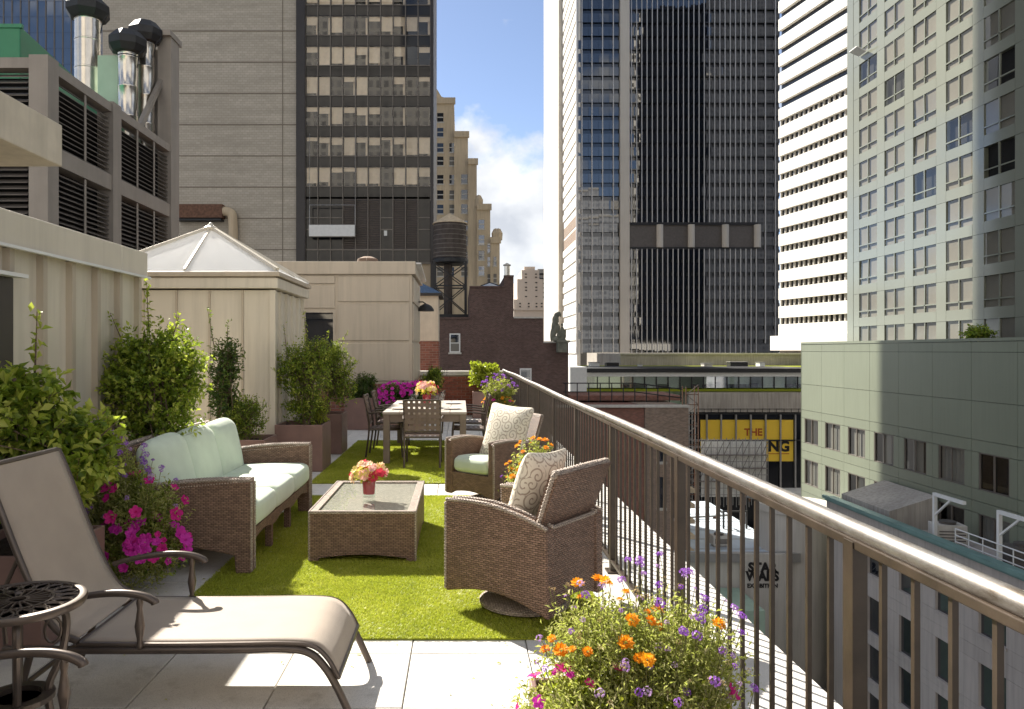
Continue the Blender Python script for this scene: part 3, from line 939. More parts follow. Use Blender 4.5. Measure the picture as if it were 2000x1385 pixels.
# ------------------------------------------------------------------ swivel armchairs (local front is -Y)
def make_swivel(label, loc, rz):
    s = thing('swivel_armchair', label, 'armchair', loc, rz, 'wicker swivel armchairs')
    for sx in (-1, 1):
        top = arc((-.36, .665), (.36, .575), .045, 10)
        bot = arc((.37, .07), (-.36, .105), .07, 10)
        a, b = sx * .345, sx * .255
        MB().prism(top + bot, a, b, 'x').build('arm', M['wicker'], s, bevel=.012)
        for x in (sx * .337, sx * .265):
            braid('braid_edge', [(x, p[0], p[1] + .004) for p in top], s)
        braid('braid_edge', [(sx * .338, -.362, .655), (sx * .338, -.362, .12)], s, .011)
    MB().prism([(-.255, .335), (.255, .335)] + arc((.255, .13), (-.255, .13), .03, 8), -.352, -.30, 'y').build('front_panel', M['wicker'], s)
    MB().prism([(-.255, .57), (.255, .57)] + arc((.255, .08), (-.255, .08), .06, 8), .30, .352, 'y').build('rear_panel', M['wicker'], s)
    braid('braid_edge', [(-.26, .345, .575), (.26, .345, .575)], s)
    MB().box(-.255, .255, -.30, .30, .30, .335).build('seat_deck', M['wicker'], s)
    m = MB()
    def bk(u, t, off):
        w = .30 + .03 * t
        x = -w + 2 * w * u
        y = .17 + .20 * t + .03 * (1 - (2 * u - 1) ** 2) * t
        return (x, y + off, .36 + .53 * t + .012 * math.sin(math.pi * u) * t)
    m.grid(lambda u, t: bk(u, t, 0), 14, 6)
    m.grid(lambda u, t: bk(u, t, .06), 14, 6)
    m.grid(lambda u, t: bk(u, 1, .06 * t), 14, 1); m.grid(lambda u, t: bk(u, 0, .06 * t), 14, 1)
    m.grid(lambda u, t: bk(0, u, .06 * t), 6, 1); m.grid(lambda u, t: bk(1, u, .06 * t), 6, 1)
    m.build('backrest', M['wicker'], s)
    braid('braid_edge', [bk(i / 14, 1, .03) for i in range(15)], s, .024, .026)
    for u in (0, 1): braid('braid_edge', [bk(u, i / 8, .03) for i in range(9)], s, .014, .022)
    link('seat_cushion', cushion_mesh('seat_cushion', .50, .60, .15, .055, M['sage'], .02, 12, seed=5), s, (0, -.055, .41), (R(-2), 0, 0))
    MB().lathe([(.27, .012), (.285, .02), (.285, .04), (.26, .055), (.06, .075), (.05, .09)], (0, 0, 0), 28).build('swivel_base', M['wicker_top'], s, smooth=True)
    MB().lathe([(.045, .07), (.045, .30)], (0, 0, 0), 14).build('swivel_post', M['bronze'], s, smooth=True)
    return s
def pillow(label, loc, rot, s=.50):
    me = cushion_mesh('scatter_pillow', s, .15, s, .05, M['pattern'], .0, 14, seed=9)
    for v in me.vertices:                                   # knife edges with pointed corners
        x, z = v.co.x / (s / 2), v.co.z / (s / 2)
        e = max(0, (1 - abs(x) ** 2.2)) * max(0, (1 - abs(z) ** 2.2))
        v.co.y = math.copysign((abs(v.co.y) / .075) * (.008 + .085 * e ** .55), v.co.y)
        pin = .05 * (1 - abs(x) ** 2) * abs(z) ** 4
        v.co.z -= math.copysign(pin * s * .8, v.co.z)
        pin = .05 * (1 - abs(z) ** 2) * abs(x) ** 4
        v.co.x -= math.copysign(pin * s * .8, v.co.x)
        v.co.y += .006 * math.sin(14 * v.co.x + 9 * v.co.z)
    o = link('scatter_pillow', me, None, loc, rot)
    tag(o, label, 'pillow', 'patterned scatter pillows')
    return o
RZ1, RZ2 = R(-45), R(-127)
make_swivel('wicker swivel armchair facing the camera beside the dining table', (.34, 8.02, .012), RZ1)
make_swivel('near wicker swivel armchair turned away with its side panel towards the camera', (.40, 4.80, .012), RZ2)
def place(loc, rz, p):
    c, s = math.cos(rz), math.sin(rz)
    return (loc[0] + c * p[0] - s * p[1], loc[1] + s * p[0] + c * p[1], loc[2] + p[2])
def prot(rz, tilt, roll=0):
    return (Matrix.Rotation(rz, 4, 'Z') @ Matrix.Rotation(tilt, 4, 'X') @ Matrix.Rotation(roll, 4, 'Y')).to_euler()
pillow('grey scroll patterned pillow standing upright in the far swivel armchair', place((.34, 8.02, .012), RZ1, (.09, .10, .735)), prot(RZ1, R(-19), R(3)), .60)
pillow('cream scroll patterned pillow leaning in the near swivel armchair', place((.40, 4.80, .012), RZ2, (0, .085, .74)), prot(RZ2, R(-19), R(-3)))

# ------------------------------------------------------------------ sling chaise lounges (local y 0 = near rail)
def bez(p, n):
    """Catmull-Rom through the points"""
    P = [Vector(q) for q in p]
    P = [P[0] * 2 - P[1]] + P + [P[-1] * 2 - P[-2]]
    out = []
    for i in range(1, len(P) - 2):
        for k in range(n):
            t = k / n
            a, b, c, d = P[i - 1], P[i], P[i + 1], P[i + 2]
            out.append(.5 * ((2 * b) + (c - a) * t + (2 * a - 5 * b + 4 * c - d) * t * t + (3 * b - a - 3 * c + d) * t ** 3))
    out.append(P[-2])
    return out
def make_chaise(label, loc):
    s = thing('chaise_lounge', label, 'lounge chair', loc, 0, 'sling chaise lounges')
    W = .62
    back = bez([(-2.075, 0, 1.10), (-2.03, 0, 1.0), (-1.93, 0, .74), (-1.84, 0, .53), (-1.755, 0, .395), (-1.66, 0, .345)], 5)
    seat = bez([(-1.64, 0, .335), (-1.3, 0, .332), (-1.0, 0, .335), (-.76, 0, .338), (-.64, 0, .325), (-.575, 0, .27), (-.53, 0, .19)], 6)
    leg = bez([(-1.98, 0, .305), (-1.5, 0, .302), (-1.0, 0, .305), (-.76, 0, .308), (-.655, 0, .29), (-.59, 0, .23), (-.535, 0, .14), (-.47, 0, .0)], 6)
    for y in (.0, W):
        MB().tube([(p.x, y, p.z) for p in leg], .017, 10).build('side_rail', M['bronze'], s, smooth=True)
        MB().tube([(p.x + .004, y, p.z - .006) for p in back], .015, 10).build('back_rail', M['bronze'], s, smooth=True)
        MB().tube([(p.x, y, p.z - .006) for p in seat], .011, 8).build('sling_rail', M['bronze'], s, smooth=True)
        MB().tube([(-1.86, y, .30), (-1.90, y, .15), (-1.96, y, .0)], .016, 10).build('leg', M['bronze'], s, smooth=True)
        yo = -.012 if y == 0 else W + .012
        arm = bez([(-1.79, yo, .50), (-1.70, yo, .525), (-1.56, yo, .548), (-1.45, yo, .552), (-1.37, yo, .540), (-1.325, yo, .520), (-1.318, yo, .507)], 5)
        rr = [.012 + .006 * min(1, 1.4 * k / len(arm)) for k in range(len(arm))]
        MB().tube(arm, rr, 10).build('arm', M['bronze'], s, smooth=True)
        MB().lathe([(.012, 0), (.017, .012), (.011, .03), (.019, .075), (.022, .095), (.016, .13), (.011, .17), (.015, .195), (.011, .215)], (-1.385, yo, .316), 12).build('turned_post', M['bronze'], s, smooth=True)
    def sl(path, y, dz=.004): return [(p.x, y, p.z + dz) for p in path]
    def slab(path, name, sagk):
        n = len(path) - 1
        m = MB()
        def f(u, t):
            i = u * n; a = min(int(i), n - 1); k = i - a
            p = path[a].lerp(path[a + 1], k)
            sg = sagk * math.sin(math.pi * t) * math.sin(math.pi * min(1, max(0, u)))
            return (p.x, .012 + (W - .024) * t, p.z + .004 - sg)
        m.grid(f, n * 2, 12)
        o = m.build(name, M['sling'], s, smooth=True, ang=80)
        so = o.modifiers.new('thick', 'SOLIDIFY'); so.thickness = .006
    slab(back, 'back_sling', .012)
    slab(seat, 'seat_sling', .010)
    for x, z in ((-2.07, 1.095), (-.53, .19), (-1.9, .15), (-1.655, .33)):
        MB().tube([(x, .0, z - .004), (x, W, z - .004)], .012, 8).build('cross_bar', M['bronze'], s, smooth=True)
    MB().tube([(-1.93, .05, .72), (-2.02, .05, .52), (-2.0, .05, .31)], .010, 8).build('recline_strut', M['bronze'], s, smooth=True)
    MB().tube([(-1.93, W - .05, .72), (-2.02, W - .05, .52), (-2.0, W - .05, .31)], .010, 8).build('recline_strut', M['bronze'], s, smooth=True)
    return s
make_chaise('tan sling chaise lounge with curved bronze arms in the foreground', (0, 3.325, 0))
make_chaise('second chaise lounge at the bottom left corner, only its curved arm showing', (0.01, 2.03, 0))

# ------------------------------------------------------------------ cast round side table
st = thing('side_table', 'round cast metal side table with a pierced leaf pattern top', 'table', (-1.71, 2.965, 0))
TZ, TR = .64, .245
MB().lathe([(TR - .03, TZ - .012), (TR - .005, TZ - .028), (TR, TZ - .012), (TR - .004, TZ), (TR - .018, TZ + .004), (TR - .03, TZ), (TR - .03, TZ - .012)], (0, 0, 0), 48).build('rim', M['bronze'], st, smooth=True)
MB().lathe([(.03, TZ - .012), (.03, TZ), (.042, TZ), (.042, TZ - .012), (.03, TZ - .012)], (0, 0, 0), 20).build('hub_ring', M['bronze'], st)
MB().lathe([(.118, TZ - .010), (.118, TZ), (.128, TZ), (.128, TZ - .010), (.118, TZ - .010)], (0, 0, 0), 32).build('middle_ring', M['bronze'], st)
for k in range(20):
    a = 2 * math.pi * k / 20
    m = MB()
    def pt(r, da, z): return (r * math.cos(a + da), r * math.sin(a + da), z)
    m.bar(pt(.04, 0, TZ - .005), pt(.12, 0, TZ - .005), .007, .009)
    m.build('spoke', M['bronze'], st)
    m = MB()                                                # leaf loop of the outer band
    loop = [pt(.128 + .088 * (math.sin(math.pi * i / 8) if False else i / 8), .13 * math.sin(math.pi * i / 8), TZ - .005) for i in range(9)]
    loop2 = [pt(.128 + .088 * i / 8, -.13 * math.sin(math.pi * i / 8), TZ - .005) for i in range(9)]
    m.tube(loop, .0042, 5).tube(loop2, .0042, 5)
    m.tube([pt(.128, .157, TZ - .005), pt(.175, .157 + .05, TZ - .005), pt(.2, .157 - .03, TZ - .005), pt(.217, .157, TZ - .005)], .004, 5)
    m.build('pierced_leaf', M['bronze'], st)
for k in range(4):
    a = 2 * math.pi * k / 4 + .5
    ca, sa = math.cos(a), math.sin(a)
    prof = bez([(.10, 0, .63), (.165, 0, .55), (.15, 0, .40), (.105, 0, .28), (.12, 0, .15), (.20, 0, .0)], 5)
    MB().tube([(p.x * ca, p.x * sa, p.z) for p in prof], .015, 8).build('leg', M['bronze'], st, smooth=True)
    c = [((.12 + .03 * math.cos(t)) * ca, (.12 + .03 * math.cos(t)) * sa, .50 + .05 * math.sin(t)) for t in [2 * math.pi * i / 12 for i in range(12)]]
    MB().tube(c, .006, 6, closed=True).build('scroll', M['bronze'], st, smooth=True)
MB().lathe([(.085, .25), (.13, .25), (.13, .27), (.085, .27), (.085, .25)], (0, 0, 0), 28).build('lower_ring', M['bronze'], st)

# ------------------------------------------------------------------ dining set
TX, TY0, TY1 = -.505, 10.72, 13.2
dt = thing('dining_table', 'long slate topped dining table on the far turf', 'table', (TX, (TY0 + TY1) / 2, 0))
hy = (TY1 - TY0) / 2
M['table_wood'] = simple('weathered_grey_table', (.40, .35, .30), .55, 0, .4, .12, 5)
M['table_leg'] = simple('grey_brown_table_frame', (.20, .155, .125), .5, .1, .4, .15, 5)
for k in range(5):
    x0 = -.59 + k * .236
    MB().box(x0 + .003, x0 + .233, -hy, hy, .705, .74).build('top_board', M['table_wood'], dt, bevel=.004)
MB().box(-.55, .55, -hy + .03, -hy + .06, .60, .705).build('apron', M['table_leg'], dt)
MB().box(-.55, .55, hy - .06, hy - .03, .60, .705).build('apron', M['table_leg'], dt)
for s_ in (-1, 1):
    MB().box(s_ * .55 - .015, s_ * .55 + .015, -hy + .06, hy - .06, .60, .705).build('apron', M['table_leg'], dt)
    for e in (-1, 1):
        MB().box(s_ * .535 - .045, s_ * .535 + .045, e * (hy - .055) - .045, e * (hy - .055) + .045, .012, .705).build('leg', M['table_leg'], dt, bevel=.004)
M['strap'] = simple('woven_vinyl_strap', (.16, .115, .095), .45, 0, .5, .15, 8, 0, 40, .003, .12)
def make_dchair():
    s = thing('dining_chair', 'x', 'chair', (0, 0, 0), 0, 'woven strap dining chairs')       # faces +Y, its back towards -Y
    for sx in (-1, 1):
        MB().tube(bez([(sx * .24, -.30, .012), (sx * .24, -.25, .42), (sx * .24, -.27, .66), (sx * .245, -.33, .92)], 4), .014, 8).build('back_post', M['bronze'], s, smooth=True)
        MB().tube([(sx * .24, .24, .012), (sx * .24, .22, .42)], .014, 8).build('leg', M['bronze'], s, smooth=True)
        MB().tube(bez([(sx * .25, -.27, .66), (sx * .27, -.05, .68), (sx * .27, .16, .65), (sx * .255, .22, .42)], 4), .012, 8).build('arm', M['bronze'], s, smooth=True)
        MB().tube([(sx * .24, -.25, .42), (sx * .24, .22, .43)], .013, 8).build('seat_rail', M['bronze'], s, smooth=True)
    for y, z in ((-.25, .42), (.22, .43), (-.26, .50), (-.333, .92)):
        MB().tube([(-.24, y, z), (.24, y, z)], .013, 8).build('cross_rail', M['bronze'], s, smooth=True)
    for k in range(7):
        x = -.21 + .07 * k
        MB().bar((x, -.262 + (.004 if k % 2 else -.004), .50), (x, -.335, .92), .042, .004, (0, 1, 0)).build('back_strap', M['strap'], s)
        MB().bar((x, -.25, .434), (x, .22, .444), .042, .004).build('seat_strap', M['strap'], s)
    for k in range(5):
        t = (k + .6) / 5.4
        MB().bar((-.24, -.262 - .073 * t, .50 + .42 * t), (.24, -.262 - .073 * t, .50 + .42 * t), .004, .05).build('back_strap', M['strap'], s)
    for k in range(6):
        y = -.20 + .075 * k
        MB().bar((-.24, y, .442), (.24, y, .442), .042, .004).build('seat_strap', M['strap'], s)
    return s
dc = make_dchair()
spots = [((-.52, 10.60), 0, 'woven strap dining chair with its back to the camera at the table end'),
         ((-1.10, 11.55), -90, 'nearer dining chair on the left long side of the dining table'),
         ((-1.10, 12.55), -90, 'farther dining chair on the left side beside the magenta petunias'),
         ((.10, 11.50), 90, 'nearer dining chair on the right long side of the dining table'),
         ((.10, 12.50), 90, 'farther dining chair on the right side near the lavender planter')]
for i, ((x, y), a, lab) in enumerate(spots):
    o = dc if i == 0 else copy_tree(dc)
    o.location = (x, y, .012); o.rotation_euler = (0, 0, R(a)); o['label'] = lab
# place settings
M['china'] = simple('white_china', (.75, .75, .73), .2, 0, .5, .03, 3)
M['napkin'] = fabric('cream_napkin', (.70, .60, .48))
plate = MB().lathe([(.001, .004), (.08, .004), (.085, .008), (.135, .02), (.14, .018), (.09, .0), (.001, .0)], (0, 0, 0), 24)
plate_me = plate.mesh('plate', M['china'], True)
glass_me = MB().lathe([(.035, 0), (.034, .004), (.006, .008), (.005, .09), (.03, .12), (.04, .16), (.034, .21), (.032, .21), (.038, .16), (.028, .122), (.001, .1)], (0, 0, 0), 16).mesh('wine_glass', M['vase_glass'], True)
pos = [(-.38, -.72, 'near left'), (.38, -.72, 'near right'), (-.38, .42, 'far left'), (.38, .42, 'far right'), (0, -1.02, 'end')]
for x, y, w_ in pos:
    wx, wy = TX + x, (TY0 + TY1) / 2 + y
    o = link('plate', plate_me, None, (wx, wy, .741)); tag(o, 'white dinner plate at the %s seat of the dining table' % w_, 'plate', 'dinner plates')
    na = MB().obox((0, 0, .006), .07, .19, .012, (0, 0, .1)).build('napkin', M['napkin'], None, bevel=.004)
    na.location = (wx, wy, .747); na.rotation_euler = (0, 0, 1.57 if x else 0)
    tag(na, 'folded cream napkin on the %s dinner plate' % w_, 'napkin', 'folded napkins')
    gx = wx + (.16 if x <= 0 else -.16)
    o = link('wine_glass', glass_me, None, (gx, wy + .2, .741)); tag(o, 'stemmed wine glass by the %s dinner plate' % w_, 'glass', 'wine glasses')
# ------------------------------------------------------------------ plants
def leaves_mesh(name, pos, dirs, nrm, L, W, rnd, mat, fold=.18):
    n = len(pos)
    d = dirs / np.linalg.norm(dirs, axis=1, keepdims=True)
    s = np.cross(d, nrm); s /= (np.linalg.norm(s, axis=1, keepdims=True) + 1e-9)
    u = np.cross(s, d)
    L = np.broadcast_to(L, n)[:, None]; W = np.broadcast_to(W, n)[:, None]
    v = np.empty((n, 4, 3))
    v[:, 0] = pos
    v[:, 1] = pos + d * L * .48 + s * W * .5 + u * L * fold
    v[:, 2] = pos + d * L - u * L * .10
    v[:, 3] = pos + d * L * .48 - s * W * .5 + u * L * fold
    me = bpy.data.meshes.new(name)
    me.vertices.add(n * 4); me.vertices.foreach_set('co', v.ravel())
    idx = (np.arange(n)[:, None] * 4 + np.array([0, 1, 2, 0, 2, 3])).astype(np.int32).ravel()
    me.loops.add(n * 6); me.loops.foreach_set('vertex_index', idx)
    me.polygons.add(n * 2); me.polygons.foreach_set('loop_start', np.arange(0, n * 6, 3, dtype=np.int32))
    me.update()
    at = me.attributes.new('rnd', 'FLOAT', 'FACE')
    at.data.foreach_set('value', np.repeat(np.clip(rnd, 0, 1), 2).astype(np.float32))
    me.materials.append(mat)
    return me

def unit(rs, n):
    v = rs.normal(size=(n, 3)); return v / np.linalg.norm(v, axis=1, keepdims=True)

def crown(rs, blobs, twigs, per, L, W, up=.35, tw=.16, young=.25):
    """leafy twigs spread through lumpy blobs; returns leaf arrays and twig segments"""
    vol = np.array([b[1][0] * b[1][1] * b[1][2] for b in blobs]) ** (2 / 3)
    pick = rs.choice(len(blobs), twigs, p=vol / vol.sum())
    c = np.array([b[0] for b in blobs])[pick]; r = np.array([b[1] for b in blobs])[pick]
    dv = unit(rs, twigs)
    rho = np.where(rs.rand(twigs) < .72, rs.uniform(.72, 1.06, twigs), rs.uniform(.25, .8, twigs))
    lump = 1 + .13 * np.sin(dv[:, 0] * 7 + pick) * np.sin(dv[:, 1] * 6 + 2 * pick) + .10 * np.sin(dv[:, 2] * 9 + pick)
    tip = c + r * dv * (rho * lump)[:, None]
    td = dv * .8 + unit(rs, twigs) * .6; td[:, 2] += up
    td /= np.linalg.norm(td, axis=1, keepdims=True)
    tl = tw * rs.uniform(.6, 1.4, twigs)
    k = np.tile(np.linspace(0, 1, per), twigs)
    ti = np.repeat(np.arange(twigs), per)
    pos = tip[ti] - td[ti] * (tl[ti] * (1 - k))[:, None] + unit(rs, twigs * per) * .012
    ld = td[ti] * .55 + unit(rs, twigs * per) * .75
    nr = unit(rs, twigs * per) * .7 + np.array([0, 0, .8]) + dv[ti] * .4
    size = rs.uniform(.5, 1.3, twigs * per)
    tone = .46 + .22 * rs.normal(size=twigs)[ti] + .12 * rs.normal(size=twigs * per) + young * (k - .5) * (rho[ti] > .8)
    return pos, ld, nr, L * size, W * size, tone, tip - td * tl[:, None], tip

def shrub(name, label, base, blobs, twigs, L, W, mat, seed, cat='shrub', sprigs=(), per=9, tw=.16, trunk=.025, group=None, up=.35, young=.25, bright=0.0):
    rs = np.random.RandomState(seed)
    root = thing(name, label, cat, base, 0, group)
    pos, ld, nr, LL, WW, tone, t0, t1 = crown(rs, blobs, twigs, per, L, W, up, tw, young)
    tone = tone + bright  # leaf tone lifted on chosen shrubs, standing in for missing reflected sunlight
    for (p0, p1, nl) in sprigs:                             # long young shoots that stick out
        p0, p1 = np.array(p0), np.array(p1)
        k = np.linspace(.1, 1, nl)[:, None]
        q = p0 + (p1 - p0) * k + rs.normal(size=(nl, 3)) * .012
        pos = np.vstack([pos, q]); ld = np.vstack([ld, unit(rs, nl) * .8 + (p1 - p0) / np.linalg.norm(p1 - p0) * .5])
        nr = np.vstack([nr, unit(rs, nl) * .6 + np.array([0, 0, .7])])
        s = rs.uniform(.7, 1.1, nl)
        LL = np.concatenate([LL, L * s]); WW = np.concatenate([WW, W * s]); tone = np.concatenate([tone, rs.uniform(.65, 1, nl)])
    o = link('crown', leaves_mesh('crown', pos, ld, nr, LL, WW, tone, mat), root)
    tag(o, kind='stuff')
    m = MB()
    ctr = np.mean([b[0] for b in blobs], axis=0)
    lowz = min(b[0][2] - b[1][2] for b in blobs)
    r2 = random.Random(seed)
    fork = []
    for k in range(4):
        a = r2.uniform(0, 6.28)
        st_ = (r2.uniform(-.05, .05), r2.uniform(-.05, .05), 0)
        b = blobs[k % len(blobs)]
        mid = (st_[0] * .5 + b[0][0] * .5 + .04 * math.cos(a), st_[1] * .5 + b[0][1] * .5 + .04 * math.sin(a), max(.1, lowz + .15))
        end = (b[0][0] + b[1][0] * .5 * math.cos(a), b[0][1] + b[1][1] * .5 * math.sin(a), b[0][2] + b[1][2] * .35)
        pp = bez([st_, mid, b[0], end], 3)
        m.tube(pp, [trunk * (1 - .75 * i / len(pp)) for i in range(len(pp))], 6)
        fork.append(Vector(b[0]))
    m.build('trunk', M['bark'], root, smooth=True)
    m = MB()
    for i in rs.choice(len(t0), min(len(t0), 160), replace=False):
        f = Vector(fork[int(i) % len(fork)])
        a = Vector(t0[i]); b = Vector(t1[i])
        m.tube([f.lerp(a, .25), a, b], [.006, .004, .0015], 3)
    for (p0, p1, nl) in sprigs: m.tube([p0, p1], [.006, .002], 4)
    tag(m.build('branches', M['bark'], root, fix=False), kind='stuff')
    return root

def planter(label, x0, x1, y0, y1, h, name='planter', taper=0, t=.025):
    r = thing(name, label, 'planter', ((x0 + x1) / 2, (y0 + y1) / 2, 0), 0, 'plum brown planters')
    hx, hy_ = (x1 - x0) / 2, (y1 - y0) / 2
    m = MB()
    o4 = [(-hx, -hy_), (hx, -hy_), (hx, hy_), (-hx, hy_)]
    i4 = [(-hx + t, -hy_ + t), (hx - t, -hy_ + t), (hx - t, hy_ - t), (-hx + t, hy_ - t)]
    m.v = [(x, y, .004) for x, y in o4] + [(x, y, h) for x, y in o4] + [(x, y, h) for x, y in i4] + [(x, y, h - .1) for x, y in i4]
    for i in range(4):
        j = (i + 1) % 4
        m.f += [(i, j, 4 + j, 4 + i), (4 + i, 4 + j, 8 + j, 8 + i), (8 + i, 8 + j, 12 + j, 12 + i)]
    m.f += [(3, 2, 1, 0)]
    m.build('box', M['planter'], r, bevel=.006)
    m = MB(); rr = random.Random(int(x0 * 100))
    m.grid(lambda u, v: (-hx + t + (2 * hx - 2 * t) * u, -hy_ + t + (2 * hy_ - 2 * t) * v, h - .06 + .015 * math.sin(u * 9 + 2) * math.sin(v * 8)), 6, 6)
    m.build('soil', M['soil'], r, smooth=True)
    return r
PL = .63
planter('plum brown square planter beside the pavilion corner holding the tall leafy shrub', -2.45, -1.82, 10.1, 10.76, .62)
planter('plum brown square planter second in line behind the tall leafy shrub', -2.46, -1.83, 11.8, 12.4, .62)
planter('plum brown planter with a dark bush against the tan block', -2.34, -1.67, 15.4, 16.05, .645)
planter('plum brown planter between the sofa and the pavilion wall', -3.05, -2.30, 9.0, 9.62, .55)
planter('plum brown long planter behind the wicker sofa', -2.94, -2.47, 5.3, 8.2, .52)
planter('plum brown planter at the left edge behind the chaise back', -2.78, -2.20, 4.02, 4.75, .52)
planter('plum brown planter spilling magenta petunias behind the dining chairs', -1.62, -.75, 15.3, 15.9, .62)
planter('plum brown planter in the corner by the brick parapet holding the lime shrub', .28, .92, 18.1, 18.75, .62)
planter('plum brown planter holding the small round shrub before the brick parapet', -.95, -.4, 17.6, 18.2, .62)
planter('plum brown planter with lavender and marigolds right of the dining table', .42, .95, 12.2, 12.9, .45)
planter('plum brown planter of marigolds between the swivel armchairs', .52, .92, 6.2, 6.75, .40)
planter('plum brown trough under the orange and purple flowers at the railing', .28, .95, 2.45, 3.15, .26)

E = (0, 0, 0)
shrub('leafy_shrub', 'large bright green shrub at the left edge before the penthouse door', (-2.46, 4.40, .46),
      [((-.05, 0, .70), (.36, .36, .30)), ((.18, .02, .62), (.30, .30, .24)), ((-.05, -.05, .92), (.26, .26, .16)), ((.32, -.05, .50), (.20, .22, .17)), ((-.28, .1, .72), (.3, .3, .3)), ((.0, 0, .40), (.34, .32, .22))],
      760, .066, .036, M['leaf'], 21, sprigs=[((.02, .0, 1.0), (.06, -.05, 1.36), 26), ((.34, .0, .6), (.50, .0, .74), 14), ((-.2, 0, 1.0), (-.22, -.1, 1.2), 14)], per=10, tw=.17, young=.5, bright=.2)
shrub('leafy_shrub', 'big rounded glossy green shrub standing behind the sofa', (-2.66, 6.55, .46),
      [((0, 0, .85), (.41, .36, .40)), ((.05, .05, 1.14), (.36, .34, .26)), ((.12, -.1, .5), (.33, .32, .3)), ((-.12, .1, .9), (.34, .36, .34)), ((.24, .1, .92), (.25, .28, .32))],
      1250, .048, .027, M['leaf'], 22, sprigs=[((.0, 0, 1.3), (-.02, 0, 1.72), 46), ((-.22, 0, 1.2), (-.33, 0, 1.46), 20), ((.2, 0, 1.25), (.26, 0, 1.44), 18)], per=10, tw=.15, young=.45, bright=.16)
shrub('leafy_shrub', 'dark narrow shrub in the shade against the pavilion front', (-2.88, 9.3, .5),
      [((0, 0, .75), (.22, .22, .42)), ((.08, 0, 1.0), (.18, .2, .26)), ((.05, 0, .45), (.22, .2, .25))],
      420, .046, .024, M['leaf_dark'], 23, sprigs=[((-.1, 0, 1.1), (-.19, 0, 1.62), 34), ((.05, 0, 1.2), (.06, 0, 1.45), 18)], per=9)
shrub('boxwood_shrub', 'small bushy boxwood tucked behind the far sofa arm', (-2.60, 9.28, .5),
      [((0, 0, .26), (.26, .26, .24)), ((.05, 0, .42), (.2, .2, .16)), ((-.12, 0, .3), (.18, .2, .2))],
      520, .032, .013, M['leaf'], 24, per=10, tw=.13, up=.9)
shrub('leafy_shrub', 'tall loose green shrub growing from the planter at the pavilion corner', (-2.13, 10.4, .56),
      [((0, 0, .72), (.40, .36, .36)), ((.12, 0, .98), (.28, .28, .26)), ((-.16, 0, .85), (.28, .28, .3)), ((0, 0, .32), (.3, .28, .26))],
      950, .038, .020, M['leaf'], 25, sprigs=[((.05, 0, 1.1), (.0, 0, 1.58), 42), ((-.22, 0, .95), (-.27, 0, 1.4), 22), ((.2, 0, 1.05), (.36, 0, 1.32), 22)], per=9, trunk=.02, young=.4, bright=.1)
shrub('leafy_shrub', 'sunlit shrub in the second planter behind the tall loose shrub', (-2.10, 12.1, .56),
      [((.1, 0, .75), (.36, .34, .42)), ((.2, 0, .45), (.26, .26, .3)), ((0, 0, 1.0), (.26, .26, .24))],
      620, .040, .021, M['leaf'], 26, sprigs=[((.2, 0, 1.1), (.32, 0, 1.35), 16)], per=9, young=.5, bright=.12)
shrub('boxwood_shrub', 'yellow green low bush at the side of the tall loose shrub', (-1.95, 10.62, .56),
      [((0, 0, .22), (.14, .14, .26))], 260, .026, .012, M['leaf_lime'], 27, per=9, tw=.1, up=.8)
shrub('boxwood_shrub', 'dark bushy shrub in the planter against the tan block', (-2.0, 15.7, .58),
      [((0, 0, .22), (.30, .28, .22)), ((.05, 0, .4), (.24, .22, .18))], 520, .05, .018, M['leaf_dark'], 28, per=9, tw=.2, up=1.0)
shrub('leafy_shrub', 'small round green shrub in front of the brick parapet', (-.68, 17.9, .56),
      [((0, 0, .32), (.27, .25, .28)), ((.06, 0, .52), (.2, .2, .16))], 420, .045, .026, M['leaf'], 29, per=8)
shrub('leafy_shrub', 'lime yellow shrub glowing at the far end of the railing', (.56, 18.4, .56),
      [((0, 0, .40), (.33, .28, .26)), ((-.12, 0, .62), (.22, .22, .18)), ((.16, 0, .55), (.2, .2, .18))], 300, .085, .06, M['leaf_lime'], 30, per=7, tw=.14)
# low ground planting behind the sofa and chaise
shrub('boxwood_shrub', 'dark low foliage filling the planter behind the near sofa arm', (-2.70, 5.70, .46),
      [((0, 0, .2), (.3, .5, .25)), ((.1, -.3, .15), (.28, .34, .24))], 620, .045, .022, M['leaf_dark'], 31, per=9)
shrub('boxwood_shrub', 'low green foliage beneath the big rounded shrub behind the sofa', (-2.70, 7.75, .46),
      [((0, 0, .2), (.26, .4, .24))], 360, .04, .02, M['leaf_dark'], 32, per=9)

